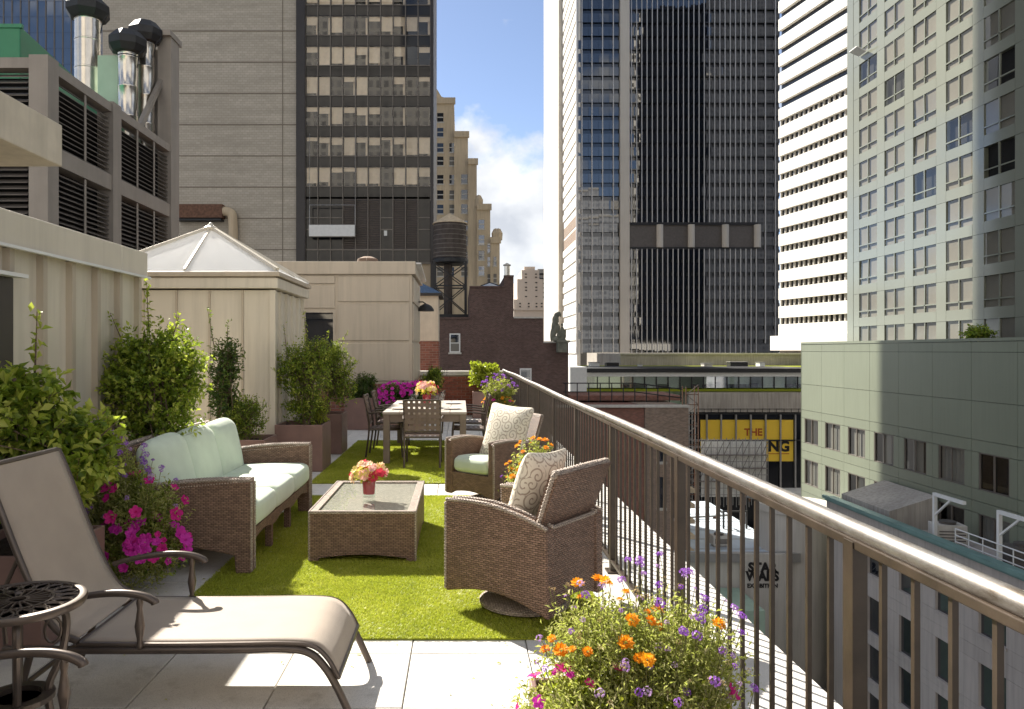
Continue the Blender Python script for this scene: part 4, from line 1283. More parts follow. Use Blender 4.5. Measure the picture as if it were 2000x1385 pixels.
# ---- flowers: one mesh per kind, a part for each bloom
def petunia_mesh(mat):
    m = MB(); n = 20
    ring, mid = [], []
    for k in range(n):
        a = 2 * math.pi * k / n
        lobe = abs(math.cos(a * 2.5))
        r = .74 + .26 * lobe
        z = .06 + .10 * lobe + (.07 if k % 2 else -.05)
        ring.append((r * math.cos(a), r * math.sin(a), z))
        mid.append((.58 * math.cos(a), .58 * math.sin(a), .03 + .05 * lobe))
    inner = [(.22 * math.cos(2 * math.pi * k / n), .22 * math.sin(2 * math.pi * k / n), -.10) for k in range(n)]
    m.v = ring + mid + inner + [(0, 0, -.5)]
    for k in range(n):
        j = (k + 1) % n
        m.f += [(k, j, n + j, n + k), (n + k, n + j, 2 * n + j, 2 * n + k), (2 * n + k, 2 * n + j, 3 * n)]
    return m.mesh('petunia_bloom', mat, False, fix=False)
def pom_mesh(mat, seed, n=26):
    r2 = random.Random(seed); m = MB()
    for i in range(n):
        th = math.acos(1 - 1.25 * (i + .5) / n); ph = i * 2.399
        d = Vector((math.sin(th) * math.cos(ph), math.sin(th) * math.sin(ph), math.cos(th) * .75))
        s = Vector((-math.sin(ph), math.cos(ph), 0))
        b = d * .25
        tpt = d * r2.uniform(.85, 1.1)
        m.poly([b, b.lerp(tpt, .6) + s * .28, tpt + Vector((0, 0, .06)), b.lerp(tpt, .6) - s * .28])
    return m.mesh('pom_bloom', mat, fix=False)
def cluster_mesh(mat, seed, n=13):
    r2 = random.Random(seed); m = MB()
    for i in range(n):
        th = math.acos(1 - 1.0 * (i + .5) / n); ph = i * 2.399
        d = Vector((math.sin(th) * math.cos(ph), math.sin(th) * math.sin(ph), math.cos(th) * .7))
        c = d * r2.uniform(.65, 1)
        a = d.orthogonal().normalized(); b = d.cross(a)
        R0 = .34
        for k in range(5):
            t0 = 2 * math.pi * k / 5; t1 = t0 + 1.0
            m.poly([c, c + (a * math.cos(t0) + b * math.sin(t0)) * R0 + d * .08, c + (a * math.cos(t1) + b * math.sin(t1)) * R0 + d * .08])
    return m.mesh('cluster_bloom', mat, fix=False)
FL = {'pink': petunia_mesh(M['pink']), 'magenta': petunia_mesh(M['magenta']), 'orange': pom_mesh(M['orange'], 1), 'purple': cluster_mesh(M['purple'], 2), 'lilac': cluster_mesh(M['lilac'], 7, 9), 'dry': cluster_mesh(M['dry'], 8, 7)}
BN = {'pink': 'petunia', 'magenta': 'petunia', 'orange': 'marigold', 'purple': 'verbena', 'lilac': 'verbena', 'dry': 'dried_bloom'}
def flowerbed(name, label, base, blobs, twigs, L, W, mat, seed, blooms, stems=True, per=9, tw=.13, extra=None):
    """blooms: (kind, count, size, blob indices, lift)"""
    rs = np.random.RandomState(seed); r2 = random.Random(seed)
    root = thing(name, label, 'flowers', base, 0, 'flowering plants')
    pos, ld, nr, LL, WW, tone, t0, t1 = crown(rs, blobs, twigs, per, L, W, .5, tw)
    tag(link('foliage', leaves_mesh('foliage', pos, ld, nr, LL, WW, tone, mat), root), kind='stuff')
    if extra:
        b2, t2, L2, W2_, mat2 = extra
        pos, ld, nr, LL, WW, tone, a_, b_ = crown(rs, b2, t2, 7, L2, W2_, .2, .12)
        tag(link('leaf_mass', leaves_mesh('leaf_mass', pos, ld, nr, LL, WW, tone, mat2), root), kind='stuff')
    sm = MB()
    for kind, cnt, size, bl, lift in blooms:
        for i in range(cnt):
            b = blobs[bl[i % len(bl)]] if bl[i % len(bl)] < len(blobs) else extra[0][bl[i % len(bl)] - len(blobs)]
            while True:
                d = Vector((r2.gauss(0, 1), r2.gauss(0, 1) - .35, r2.gauss(0, 1) + .45)).normalized()
                if d.z > -.35: break
            c = Vector(b[0]); r = Vector(b[1])
            p = c + Vector((d.x * r.x, d.y * r.y, d.z * r.z)) * r2.uniform(.95, 1.08)
            up_ = r2.uniform(.4, 1) * lift
            q = p + Vector((d.x * .3, d.y * .3, 1)).normalized() * up_
            if lift > .03: sm.tube([p - Vector((d.x, d.y, 2)).normalized() * .06, p.lerp(q, .5) + Vector((r2.uniform(-.01, .01), r2.uniform(-.01, .01), 0)), q], .0016, 3)
            if kind in ('pink', 'magenta'): nd = (d * .9 + Vector((r2.uniform(-.4, .4), -.5, .35))).normalized()
            else: nd = Vector((d.x * .5 + r2.uniform(-.2, .2), d.y * .4 - .2, .9)).normalized()
            rot = nd.to_track_quat('Z', 'Y').to_euler()
            rot.rotate_axis('Z', r2.uniform(0, 6.28))
            sz = size * r2.uniform(.5, 1.22)
            link(BN[kind], FL[kind], root, q, rot, (sz, sz, sz * r2.uniform(.8, 1.1)))
    if sm.v: tag(sm.build('stems', M['leaf_stem'], root, fix=False), kind='stuff')
    return root
M['leaf_stem'] = simple('flower_stem', (.16, .16, .06), .7, 0, .3, .3, 20)
# big mixed bed at the railing, bottom right
flowerbed('mixed_flowers', 'orange marigolds, purple verbena and pink petunias spilling in front of the railing', (.62, 2.85, .2),
          [((.06, 0, .22), (.36, .30, .24)), ((-.10, .05, .30), (.22, .22, .17)), ((.20, .05, .22), (.24, .24, .26)), ((.0, -.2, .12), (.36, .2, .16)), ((-.24, -.1, .10), (.20, .2, .12))],
          3600, .024, .0065, M['leaf_pale'], 41,
          [('orange', 26, .027, [1, 1, 1, 0], .06), ('purple', 44, .019, [2, 0, 2, 0, 3, 2], .15), ('lilac', 26, .017, [0, 2, 3, 1], .12), ('dry', 34, .012, [0, 1, 2, 3], .10), ('pink', 9, .036, [4, 3], .02), ('magenta', 7, .034, [4, 4, 3], .03)],
          extra=([((.0, -.1, .10), (.38, .3, .16)), ((-.2, -.05, .12), (.24, .22, .14))], 200, .034, .016, M['leaf_lime']))
# bed beside the chaise
flowerbed('mixed_flowers', 'purple verbena over magenta petunias between the chaise and the sofa', (-2.27, 5.2, .12),
          [((-.12, .0, .62), (.26, .22, .22)), ((.10, -.05, .42), (.30, .24, .24)), ((.12, -.1, .16), (.32, .22, .20)), ((-.1, 0, .36), (.28, .2, .26))],
          2400, .028, .009, M['leaf_pale'], 42,
          [('purple', 40, .023, [0, 0, 0, 1, 1], .10), ('lilac', 22, .02, [0, 1, 3], .08), ('dry', 16, .013, [0, 1], .07), ('pink', 7, .042, [1, 1], .01), ('magenta', 52, .044, [2], .01), ('pink', 16, .042, [2, 1], .01)],
          extra=([((.1, -.05, .16), (.32, .22, .2)), ((.05, 0, .42), (.3, .22, .22))], 300, .04, .02, M['leaf']))
flowerbed('petunias', 'mass of magenta petunias along the tan block behind the dining chairs', (-1.12, 15.5, .5),
          [((-.2, 0, .22), (.34, .26, .22)), ((.2, 0, .25), (.34, .26, .2)), ((-.38, -.22, -.02), (.2, .16, .22))],
          420, .05, .025, M['leaf_dark'], 43, [('magenta', 150, .043, [0, 1, 0, 1, 2], .03)])
flowerbed('mixed_flowers', 'lavender spikes over orange marigolds in the planter right of the dining table', (.62, 12.5, .4),
          [((.0, 0, .52), (.26, .24, .22)), ((0, -.05, .25), (.28, .26, .2))],
          700, .05, .009, M['leaf_pale'], 44, [('purple', 34, .030, [0], .10), ('orange', 22, .034, [1], .03), ('magenta', 8, .04, [1], .02)])
flowerbed('marigolds', 'orange marigolds in the pot between the two swivel armchairs', (.62, 6.45, .37),
          [((0, 0, .26), (.20, .18, .20)), ((-.12, -.05, .14), (.16, .16, .14))],
          420, .035, .013, M['leaf_pale'], 45, [('orange', 34, .030, [0, 0, 1], .05), ('purple', 3, .02, [1], .04)])

# ---- table bouquets in glass vases
BQ = [petunia_mesh(M['cream_petal']), petunia_mesh(M['yellow_petal']), petunia_mesh(M['red_petal']), pom_mesh(M['cream_petal'], 5, 18), pom_mesh(M['red_petal'], 6, 16)]
def bouquet(label, loc, s, seed):
    r2 = random.Random(seed)
    root = thing('flower_vase', label, 'flower vase', loc, 0, 'table bouquets')
    w, h = .052 * s, .155 * s
    MB().lathe([(.001, 0), (w, 0), (w * 1.12, h), (w * 1.06, h), (w * .94, .02), (.001, .02)], (0, 0, 0), 20).build('vase', M['vase_glass'], root, smooth=True)
    MB().lathe([(.001, .045 * s), (w * .88, .045 * s), (w * 1.0, h * .96), (.001, h * .97)], (0, 0, 0), 16).build('red_filling', M['red_petal'], root, smooth=True)
    rs = np.random.RandomState(seed)
    pos, ld, nr, LL, WW, tone, a, b = crown(rs, [((0, 0, h + .05 * s), (.10 * s, .10 * s, .06 * s))], 40, 5, .05 * s, .026 * s, .2, .05)
    tag(link('foliage', leaves_mesh('foliage', pos, ld, nr, LL, WW, tone + .2, M['leaf_lime']), root), kind='stuff')
    for i in range(34):
        th = math.acos(1 - 1.15 * (i + .5) / 34); ph = i * 2.399
        d = Vector((math.sin(th) * math.cos(ph), math.sin(th) * math.sin(ph), math.cos(th)))
        p = Vector((0, 0, h + .035 * s)) + Vector((d.x * .125, d.y * .125, d.z * .105)) * s
        rot = (d + Vector((r2.uniform(-.3, .3), r2.uniform(-.3, .3), .1))).to_track_quat('Z', 'Y').to_euler()
        z = .036 * s * r2.uniform(.6, 1.45); p += Vector((r2.uniform(-1, 1), r2.uniform(-1, 1), r2.uniform(-.6, 1))) * .022 * s
        link('bloom', BQ[r2.choice([0, 0, 0, 1, 1, 2, 3, 3, 4])], root, p, rot, (z, z, z))
bouquet('bouquet of cream and red lilies in a glass vase on the coffee table', (-.75, 6.27, .3845), 1.0, 3)
bouquet('bouquet of yellow and pink lilies on the dining table', (-.52, 11.75, .741), 1.25, 4)
# ------------------------------------------------------------------ city materials
M['stone_tower'] = NT('grey_brown_stone_panels').m
t = NT('dapple_lit_stone')
o = t.world_pos()
br = t.new('ShaderNodeTexBrick')
br.inputs['Scale'].default_value = 1; br.inputs['Brick Width'].default_value = .55; br.inputs['Row Height'].default_value = .28
br.inputs['Mortar Size'].default_value = .02; br.inputs['Color1'].default_value = (.47, .42, .345, 1); br.inputs['Color2'].default_value = (.55, .495, .41, 1); br.inputs['Mortar'].default_value = (.37, .325, .26, 1)
t.l.new(t.coord('UV'), br.inputs['Vector'])
mp = t.new('ShaderNodeMapping'); mp.inputs['Scale'].default_value = (.25, 1, 1.6); t.l.new(o, mp.inputs['Vector'])
st_ = t.noise(mp.outputs['Vector'], .5, 7, .65)  # broad mottling painted in for reflected light dapples on the stone
t.base(t.mix(t.ramp(st_, [(.35, .55), (.65, 0.0)]), br.outputs['Color'], (.30, .265, .21)))
t.set(rough=.75, spec=.3)
M['stone_tower'] = t.m
M['joint_stone'] = simple('stone_joint', (.23, .195, .155), .9)
M['blind'] = simple('beige_window_blind', (.74, .56, .40), .8, 0, .2, .08, 2, 0, 40, .003, .12)
M['dark_frame'] = simple('dark_bronze_mullion', (.03, .027, .028), .4, .3, .5, .1, 1)
M['mull_light'] = simple('grey_mullion', (.16, .14, .12), .5, .3, .5, .1, 1)
M['fin'] = simple('pale_aluminium_fin', (.54, .53, .52), .4, .2, .5, .05, .1)
M['pier'] = simple('travertine_pier', (.58, .54, .48), .7, 0, .3, .08, .05, 0, 3, .03, 0, .15, True)
M['trav'] = simple('white_travertine_band', (.80, .77, .71), .6, 0, .4, .05, .1)
M['sage_panel'] = simple('sage_metal_panel', (.205, .228, .170), .33, .12, .5, .06, .12, 0, 3, .03, .03, .12, True)
M['sage_gloss'] = simple('pale_sage_glass_panel', (.205, .215, .170), .09, .1, .7, .06, .1, 0, 3, .03, .03, 0, True)
M['hotel_glass'] = clear_glass('mirror_coated_hotel_glass', (.88, .88, .84), .0, .01)
M['limestone'] = simple('grey_limestone', (.46, .415, .375), .85, 0, .3, .1, .2, 0, 3, .03, .03, .35, True)
M['deco_stone'] = simple('buff_stone_facade', (.56, .45, .31), .85, 0, .3, .16, .12, 0, 3, .03, 0, .3, True)
M['far_stone'] = simple('pale_far_facade', (.62, .53, .45), .85, 0, .3, .08, .05, 0, 3, .03, 0, 0, True)
M['teal'] = simple('verdigris_copper', (.16, .27, .25), .6, .1, .4, .2, .6, 0, 3, .03, 0, 0, True)
M['curtain'] = simple('pale_window_curtain', (.185, .172, .15), .85, 0, .2, .1, .8)
M['louver'] = simple('grey_louver_blade', (.13, .115, .105), .5, .3, .4, .12, 2)
M['louver_frame'] = simple('taupe_steel_frame', (.26, .235, .21), .5, .15, .4, .1, 1.5, 0, 3, .03, 0, .2, True)
M['green'] = simple('green_machine_paint', (.03, .20, .10), .35, .1, .5, .12, 1.5)
M['mint'] = simple('mint_machine_paint', (.36, .48, .38), .45, .1, .5, .1, 1.5)
M['steel'] = simple('bright_galvanised_duct', (.62, .58, .52), .22, .95, .5, .12, 3, .1, 8, .02)
M['yellow'] = simple('yellow_billboard_print', (.90, .60, .05), .5, 0, .4, .05, .3)
M['ink'] = simple('black_print', (.02, .018, .018), .6, 0, .3, .05, 3)
M['red_ink'] = simple('red_brown_print', (.42, .09, .02), .6, 0, .3, .05, 3)
M['blue_roof'] = simple('pale_blue_roof_membrane', (.50, .57, .64), .7, 0, .3, .14, .35, 0, 3, .03, 0, 0, True)
M['cedar'] = simple('weathered_cedar_tank', (.085, .07, .062), .85, 0, .2, .25, 2)
M['rust'] = simple('rusted_steel', (.16, .085, .055), .7, .2, .3, .3, 4)
M['gal'] = simple('grey_steel_tube', (.34, .33, .32), .45, .6, .4, .1, 2)
M['statue'] = simple('grey_green_carved_stone', (.17, .17, .135), .9, 0, .2, .3, 2, .4, 6, .05)

def facade_windows(root, cells, place_fn, frame_w, frame_h, glass, depth=.12, frame=None, curtains=0, split=1, seed=0):
    pass

# ------------------------------------------------------------------ left tower: stone flank and bronze glass bays
D = 90.0
FL_H = 59 / 1500 * D
tw = thing('office_tower', 'dark bronze glass office tower with a blank stone flank on the left', 'tower', (X_(590, D), D, GZ))
ZT = 150
xs0, xs1 = X_(200, D), X_(580, D)
MB().box(xs0, xs1, D, D + 11.5, GZ, ZT).build('stone_flank', M['stone_tower'], tw, world=True)
for k in range(9):
    z = Z_(60 + 61 * k, D)
    MB().box(xs0, xs1, D - .05, D, z - .06, z + .06).build('joint_line', M['joint_stone'], tw, world=True)
MB().box(X_(552, D) - .05, X_(552, D) + .05, D - .045, D, -20, ZT).build('joint_line', M['joint_stone'], tw, world=True)
MB().box(X_(580, D), X_(597, D), D - .5, D + 11.4, GZ, ZT).build('corner_pier', M['dark_frame'], tw, world=True)
MB().box(X_(841, D), X_(847, D), D - .5, D + 11.4, GZ, ZT).build('corner_pier', M['dark_frame'], tw, world=True)
gx0, gx1 = X_(597, D), X_(841, D)
NC = 10
cw = (gx1 - gx0) / NC
MB().box(gx0, gx1, D + 5, D + 11.3, GZ, ZT).build('core', M['dark'], tw, world=True)
zw_bot = [Z_(68 + 59 * k, D) for k in range(-3, 6)]
WH = 37 / 1500 * D
pane_me = MB().poly([(0, 0, 0), (cw - .12, 0, 0), (cw - .12, 0, WH), (0, 0, WH)]).mesh('pane', M['pane'], fix=False)
span_me = MB().box(0, cw - .12, 0, .1, 0, FL_H - WH - .1).mesh('spandrel', M['bronze_glass'])
r2 = random.Random(5)
for ri, zb in enumerate(zw_bot):
    MB().box(gx0, gx1, D + .1, D + 5, zb - .9, zb - .35).build('floor_slab', M['dark'], tw, world=True)
    mode = r2.random()
    for c in range(NC):
        x = gx0 + c * cw + .06
        w = link('window', pane_me, tw, (x, D, zb), world=True)
        link('spandrel', span_me, tw, (x, D, zb - (FL_H - WH) + .05), world=True)
        q = r2.random()
        if c < 2: q = q * .8
        drop = WH * (r2.uniform(.75, 1) if q < .33 else r2.uniform(.12, .5) if q < .75 else 0)
        if drop:
            bl = MB().box(.04, cw - .16, .22, .25, WH - drop, WH)
            bl.build('blind', M['blind'], w)
        if c % 3 == 1 or r2.random() < .25:
            MB().box(cw * .72, cw - .12, .5, .56, 0, WH).build('column_cover', M['blind'], w)
    MB().box(gx0, gx1, D - .08, D + .06, zb - .10, zb).build('sill', M['mull_light'], tw, world=True)
    MB().box(gx0, gx1, D - .08, D + .06, zb + WH, zb + WH + .08).build('sill', M['dark_frame'], tw, world=True)
ztop = zw_bot[0] + WH
for c in range(NC + 1):
    x = gx0 + c * cw
    MB().box(x - .05, x + .05, D - .22, D + .05, Z_(392, D), ztop + .2).build('mullion', M['mull_light'], tw, world=True)
MB().box(gx0, gx1, D, D + 5.0, ztop + .1, ZT).build('upper_wall', M['bronze_glass'], tw, world=True)
# mechanical floors with louvred panels
zl1, zl0 = Z_(388, D), Z_(486, D)
M['tower_louver'] = simple('taupe_louver_panel', (.10, .083, .072), .5, .2, .4, .12, .6)
for c in range(NC):
    x = gx0 + c * cw
    if c in (0, 1, 2, 6, 9):
        MB().box(x + .06, x + cw - .06, D + .02, D + .1, zl0, zl1).build('window', M['bronze_glass'], tw, world=True)
        for v_ in (425, 448):
            MB().box(x + .06, x + cw - .06, D - .06, D + .02, Z_(v_, D) - .06, Z_(v_, D) + .06).build('transom', M['mull_light'], tw, world=True)
    else:
        lp = MB().box(x + .06, x + cw - .06, D + .06, D + .12, zl0, zl1).build('louver_panel', M['tower_louver'], tw, world=True)
        m = MB()
        nn = 22
        for k in range(nn):
            z = zl0 + (zl1 - zl0) * (k + .5) / nn
            m.poly([(x + .06, D - .05, z - .10), (x + cw - .06, D - .05, z - .10), (x + cw - .06, D + .08, z + .08), (x + .06, D + .08, z + .08)])
        tag(m.build('louver_blades', M['tower_louver'], lp, fix=False), kind='stuff')
        lp.children[0].location = (0, 0, 0)
    MB().box(x - .05, x + .05, D - .2, D + .05, zl0, zl1 + .3).build('mullion', M['mull_light'], tw, world=True)
    MB().box(x + .06, x + cw - .06, D + .03, D + .1, Z_(513, D), Z_(489, D)).build('window', M['bronze_glass'], tw, world=True)
    MB().box(x - .05, x + .05, D - .15, D + .05, Z_(513, D), Z_(489, D)).build('mullion', M['mull_light'], tw, world=True)
MB().box(gx0, gx1, D - .1, D + .4, Z_(489, D), Z_(486, D)).build('sill', M['mull_light'], tw, world=True)
MB().box(gx0, gx1, D + .2, D + 5, GZ, Z_(513, D)).build('base_wall', M['deco_stone'], tw, world=True)
MB().box(gx0, gx1, D - .1, D + 5, Z_(515, D), Z_(512.6, D)).build('sill', M['mull_light'], tw, world=True)
# white plate painted in for a lit opening
MB().box(X_(750, D), X_(756, D), D - .02, D + .01, Z_(460, D), Z_(450, D)).build('lit_opening', M['white_paint'], tw, world=True)
# window washers' gondola
gd = thing('gondola', 'white window washing gondola hanging on the dark tower', 'gondola', (X_(652, D), D - 1.0, Z_(465, D)))
gw = X_(696, D) - X_(608, D)
MB().box(-gw / 2, gw / 2, -.35, .35, 0, .15).build('deck', M['gal'], gd)
MB().box(-gw / 2, gw / 2, -.40, -.35, .05, 1.35).build('front_panel', M['white_paint'], gd)
MB().box(-gw / 2, gw / 2, .35, .40, .05, 1.1).build('rear_panel', M['gal'], gd)
for sx in (-1, 1):
    MB().tube([(sx * gw / 2, 0, .1), (sx * gw / 2, 0, 3.7)], .05, 6).build('hanger', M['gal'], gd)
    MB().tube([(sx * gw / 2, 0, 3.7), (sx * gw / 2, 0, 12)], .02, 4).build('cable', M['gal'], gd)
MB().tube([(-gw / 2, 0, 3.7), (gw / 2, 0, 3.7)], .05, 6).build('top_rail', M['gal'], gd)
# duct on the stone flank
du = thing('wall_duct', 'rusty elbow duct on the stone flank of the left tower', 'duct', (X_(410, D), D - .6, Z_(490, D)))
MB().box(X_(352, D), X_(440, D), D - 1.2, D - .06, Z_(428, D), Z_(402, D)).build('duct_run', M['rust'], du, world=True)
MB().tube(bez([(X_(438, D), D - .65, Z_(414, D)), (X_(452, D), D - .65, Z_(417, D)), (X_(458, D), D - .65, Z_(432, D)), (X_(459, D), D - .65, Z_(520, D))], 5), .55, 12).build('duct_elbow', M['deco_stone'], du, smooth=True, world=True)
MB().box(X_(352, D), X_(438, D), D - 1.25, D - .06, Z_(425, D) - .5, Z_(425, D) - .3).build('bracket', M['black'], du, world=True)

# ------------------------------------------------------------------ glass tower at the far left
D = 170.0
g = thing('glass_tower', 'sky blue glass tower behind the green roof machine', 'tower', (X_(110, D), D, GZ))
MB().box(X_(-25, D), X_(248, D), D + .3, D + 12, GZ, 220).build('body', M['dark'], g, world=True)
cwid = 16.5 / 1500 * D
ch = 31 / 1500 * D
vmesh = []
for k in range(5):
    a, b = r2.uniform(-.012, .012), r2.uniform(-.012, .012)
    vmesh.append(MB().poly([(0, a, 0), (cwid - .14, -a, 0), (cwid - .14, b - a, ch - .25), (0, a + b, ch - .25)]).mesh('pane', M['sky_glass'], fix=False))
for i in range(17):
    for j in range(-2, 9):
        link('pane', vmesh[r2.randrange(5)], g, (X_(-25, D) + i * cwid, D, Z_(30 + 31 * j, D)), world=True)
for i in range(18):
    x = X_(-25, D) + i * cwid
    MB().box(x - .2, x + .06, D - .12, D + .3, Z_(300, D), Z_(-60, D)).build('mullion', M['mull_light'], g, world=True)
for j in range(-2, 10):
    z = Z_(30 + 31 * j, D)
    MB().box(X_(-25, D), X_(248, D), D - .1, D + .3, z - .28, z).build('floor_band', M['sky_glass'], g, world=True)

# ------------------------------------------------------------------ louvred plant room with chimneys
XL = -8.0
ya, yb_, yc, yd = Yu(95, XL), Yu(217, XL), Yu(233, XL), Yu(340, XL)
lv = thing('plant_room', 'taupe louvred rooftop plant room behind the penthouse', 'building', (-10, 18, 0))
MB().box(-12, XL - .35, ya + .35, 22, 0, 7.0).build('core', M['dark'], lv, world=True)
ztop_, zb1, zt2, zb2 = 7.05, 5.63, 5.24, 2.3
for (y0, y1) in ((ya - .12, ya + .28), (yb_, yc), (yd - .35, yd + .25)):
    MB().box(XL - .32, XL + .05, y0, y1, 0, 7.3 if y0 < 18 else 10.2).build('column', M['louver_frame'], lv, world=True)
for z0, z1 in ((7.05, 7.25), (5.26, 5.61)):
    MB().box(XL - .3, XL + .02, ya + .28, yb_, z0, z1).build('beam', M['louver_frame'], lv, world=True)
    MB().box(XL - .3, XL + .02, yc, yd - .35, z0, z1).build('beam', M['louver_frame'], lv, world=True)
    MB().box(-12, XL - .32, ya - .10, ya + .2, z0, z1).build('beam', M['louver_frame'], lv, world=True)
_sl = {}
def slat(L):
    L = round(L, 2)
    if L not in _sl:
        m = MB(); m.v = [(-.02, 0, .0), (.10, 0, -.075), (.10, 0, -.09), (-.02, 0, -.015), (-.02, L, .0), (.10, L, -.075), (.10, L, -.09), (-.02, L, -.015)]
        m.f = [(0, 1, 2, 3), (7, 6, 5, 4), (0, 4, 5, 1), (1, 5, 6, 2), (2, 6, 7, 3), (3, 7, 4, 0)]
        _sl[L] = m.mesh('louver_slat', M['louver'])
    return _sl[L]
for y0, y1, nmul in ((ya + .28, yb_, 2), (yc, yd - .35, 3)):
    for z0, z1 in ((zb1, ztop_), (zb2, zt2)):
        z = z1 - .06
        while z > z0:
            link('louver_slat', slat(y1 - y0), lv, (XL - .14, y0, z), world=True)
            z -= .105
        for k in range(1, nmul):
            y = y0 + (y1 - y0) * k / nmul
            MB().box(XL - .02, XL + .0, y - .035, y + .035, z0, z1).build('mullion', M['louver_frame'], lv, world=True)
for z0, z1 in ((zb1, ztop_), (zb2, zt2)):
    z = z1 - .06
    while z > z0:
        link('louver_slat', slat(3.4), lv, (-11.8, ya + .08, z), (0, 0, R(-90)), world=True)
        z -= .12
MB().box(XL - 1.6, XL - .3, 21.2, 22, 7.0, 9.9).build('side_fin', M['louver_frame'], lv, world=True)
MB().bar((XL - .25, 19.6, 7.2), (XL - .25, 21.3, 9.2), .12, .14).build('brace', M['louver_frame'], lv, world=True)
MB().box(XL - .5, XL + .08, yd - .5, yd + .4, 10.2, 10.35).build('column_cap', M['louver_frame'], lv, world=True)
gb = thing('roof_machine', 'green cooling machine box on the plant room roof', 'machine', (-10.4, 17, 7))
mm = MB(); y0, y1 = 16.2, 19.8
mm.v = [(-12.2, y0, 7), (-9.3, y0, 7), (-9.3, y1, 7), (-12.2, y1, 7), (-12.2, y0, 8.45), (-9.3, y0, 8.45), (-9.3, y1, 8.05), (-12.2, y1, 8.45)]
mm.f = [(0, 3, 2, 1), (4, 5, 6, 7), (0, 1, 5, 4), (1, 2, 6, 5), (2, 3, 7, 6), (3, 0, 4, 7)]
mm.build('casing', M['green'], gb, world=True, bevel=.02)
MB().box(-12.25, -9.25, y0 - .03, y0 + .05, 8.40, 8.48).build('lid_edge', M['green'], gb, world=True)
MB().box(-9.6, -8.8, 20.3, 21.6, 7, 9.4).build('pump_cabinet', M['mint'], gb, world=True)
def stack(label, u, Y, r, v0, v1, cap_r):
    x = X_(u, Y)
    s = thing('chimney_stack', label, 'chimney', (x, Y, 7.0), 0, 'steel exhaust stacks')
    zt = Z_(v0, Y)
    pr = []
    z = 7.0
    while z < zt - .1:
        pr += [(r, z), (r, min(z + .72, zt - .05)), (r * 1.03, min(z + .73, zt - .04)), (r * 1.03, min(z + .76, zt - .03))]
        z += .77
    pr.append((r, zt))
    MB().lathe([(a, b - 7.0) for a, b in pr], (0, 0, 0), 20).build('flue', M['steel'], s, smooth=True)
    h = zt - 7.0
    c = cap_r
    MB().lathe([(r * .9, h - .03), (c * .8, h + .0), (c, h + .16), (c, h + .34), (c * .62, h + .55), (.001, h + .56)], (0, 0, 0), 8).build('rain_cap', M['black'], s)
    a = [(r * 1.05, -.05, h - .4), (r * 1.5, -.2, h - .1), (c * 1.02, -.1, h + .1)]
    MB().tube(a, .015, 5).build('cable', M['black'], s)
stack('tallest wide steel chimney stack with a dark octagonal cap', 172, 21.0, .34, 38, 190, .58)
stack('front shorter steel chimney stack with a dark octagonal cap', 250, 20.2, .25, 104, 240, .50)
stack('rear steel chimney stack half hidden behind the shorter one', 284, 20.9, .24, 84, 240, .46)

# ------------------------------------------------------------------ black tower with pale fins
D = 225.0
bt = thing('glass_skyscraper', 'black glass skyscraper with pale vertical fins and a mechanical recess', 'tower', (X_(1325, D), D, GZ))
zg0, zg1 = Z_(690, D), 190.0
xl = X_(1127, D)
MB().box(xl + .3, X_(1523, D), D + .6, D + 70, GZ, zg1).build('body', M['tower_spandrel'], bt, world=True)
FH = 26.1 / 1500 * D
def pane_grid(x0, x1, nc, zlist, nm, indiv):
    w = (x1 - x0) / nc
    h = FH * .66
    var = []
    for k in range(7):
        a, b = r2.gauss(0, .006), r2.gauss(0, .008)
        var.append(MB().poly([(0, a, 0), (w - .06, -a, 0), (w - .06, b - a, h), (0, a + b, h)]).mesh('pane', M['tower_glass'], fix=False))
    rest = MB()
    for z in zlist:
        for c in range(nc):
            x = x0 + c * w + .03
            if indiv(z):
                link('pane', var[r2.randrange(7)], bt, (x, D, z), world=True)
            else:
                a, b = r2.gauss(0, .006), r2.gauss(0, .008)
                rest.poly([(x, D + a, z), (x + w - .06, D - a, z), (x + w - .06, D + b - a, z + h), (x, D + a + b, z + h)])
    if rest.v: tag(rest.build('upper_panes', M['tower_glass'], bt, world=True, fix=False), kind='stuff')
zr1, zr0 = Z_(438, D), Z_(483, D)
zlow = [zg0 + .3 + k * FH for k in range(8)]
zhigh = [zr1 + .5 + k * FH for k in range(34)]
mx0, mx1 = X_(1228, D), X_(1480, D)
pane_grid(mx0, mx1, 25, zlow, 'm', lambda z: True)
pane_grid(mx0, mx1, 25, zhigh, 'm', lambda z: False)
pane_grid(X_(1480, D), X_(1523, D), 3, zlow + [zlow[-1] + FH, zlow[-1] + 2 * FH] + zhigh, 'r', lambda z: z < 30)
pane_grid(X_(1129, D), X_(1210, D), 4, zlow + [zlow[-1] + FH, zlow[-1] + 2 * FH] + zhigh, 'l', lambda z: z < 30)
def fin(u, z0, z1, w=.23):
    x = X_(u, D)
    MB().box(x - w / 2, x + w / 2, D - .30, D + .1, z0, z1).build('fin', M['fin'], bt, world=True)
for k in range(25):
    u = 1233 + 10.15 * k
    fin(u, zg0, zr0 - .4); fin(u, zr1 + .6, zg1)
for u in (1494.5, 1514): fin(u, zg0 + 3, zg1)
for u in (1136.4, 1156, 1176.7, 1197.6): fin(u, zg0, zg1, .27)
MB().box(X_(1210, D), X_(1228, D), D - 1.2, D + 5, GZ, zg1).build('pier', M['pier'], bt, world=True)
for k in range(60):                                       # floor edges
    z = (zg0 + FH * .70 + k * FH) if k < 8 else (zr1 + .3 + (k - 8) * FH)
    if z > zg1: break
    MB().box(X_(1229, D), X_(1522, D), D - .05, D + .3, z, z + .35).build('floor_edge', M['tower_spandrel'], bt, world=True)
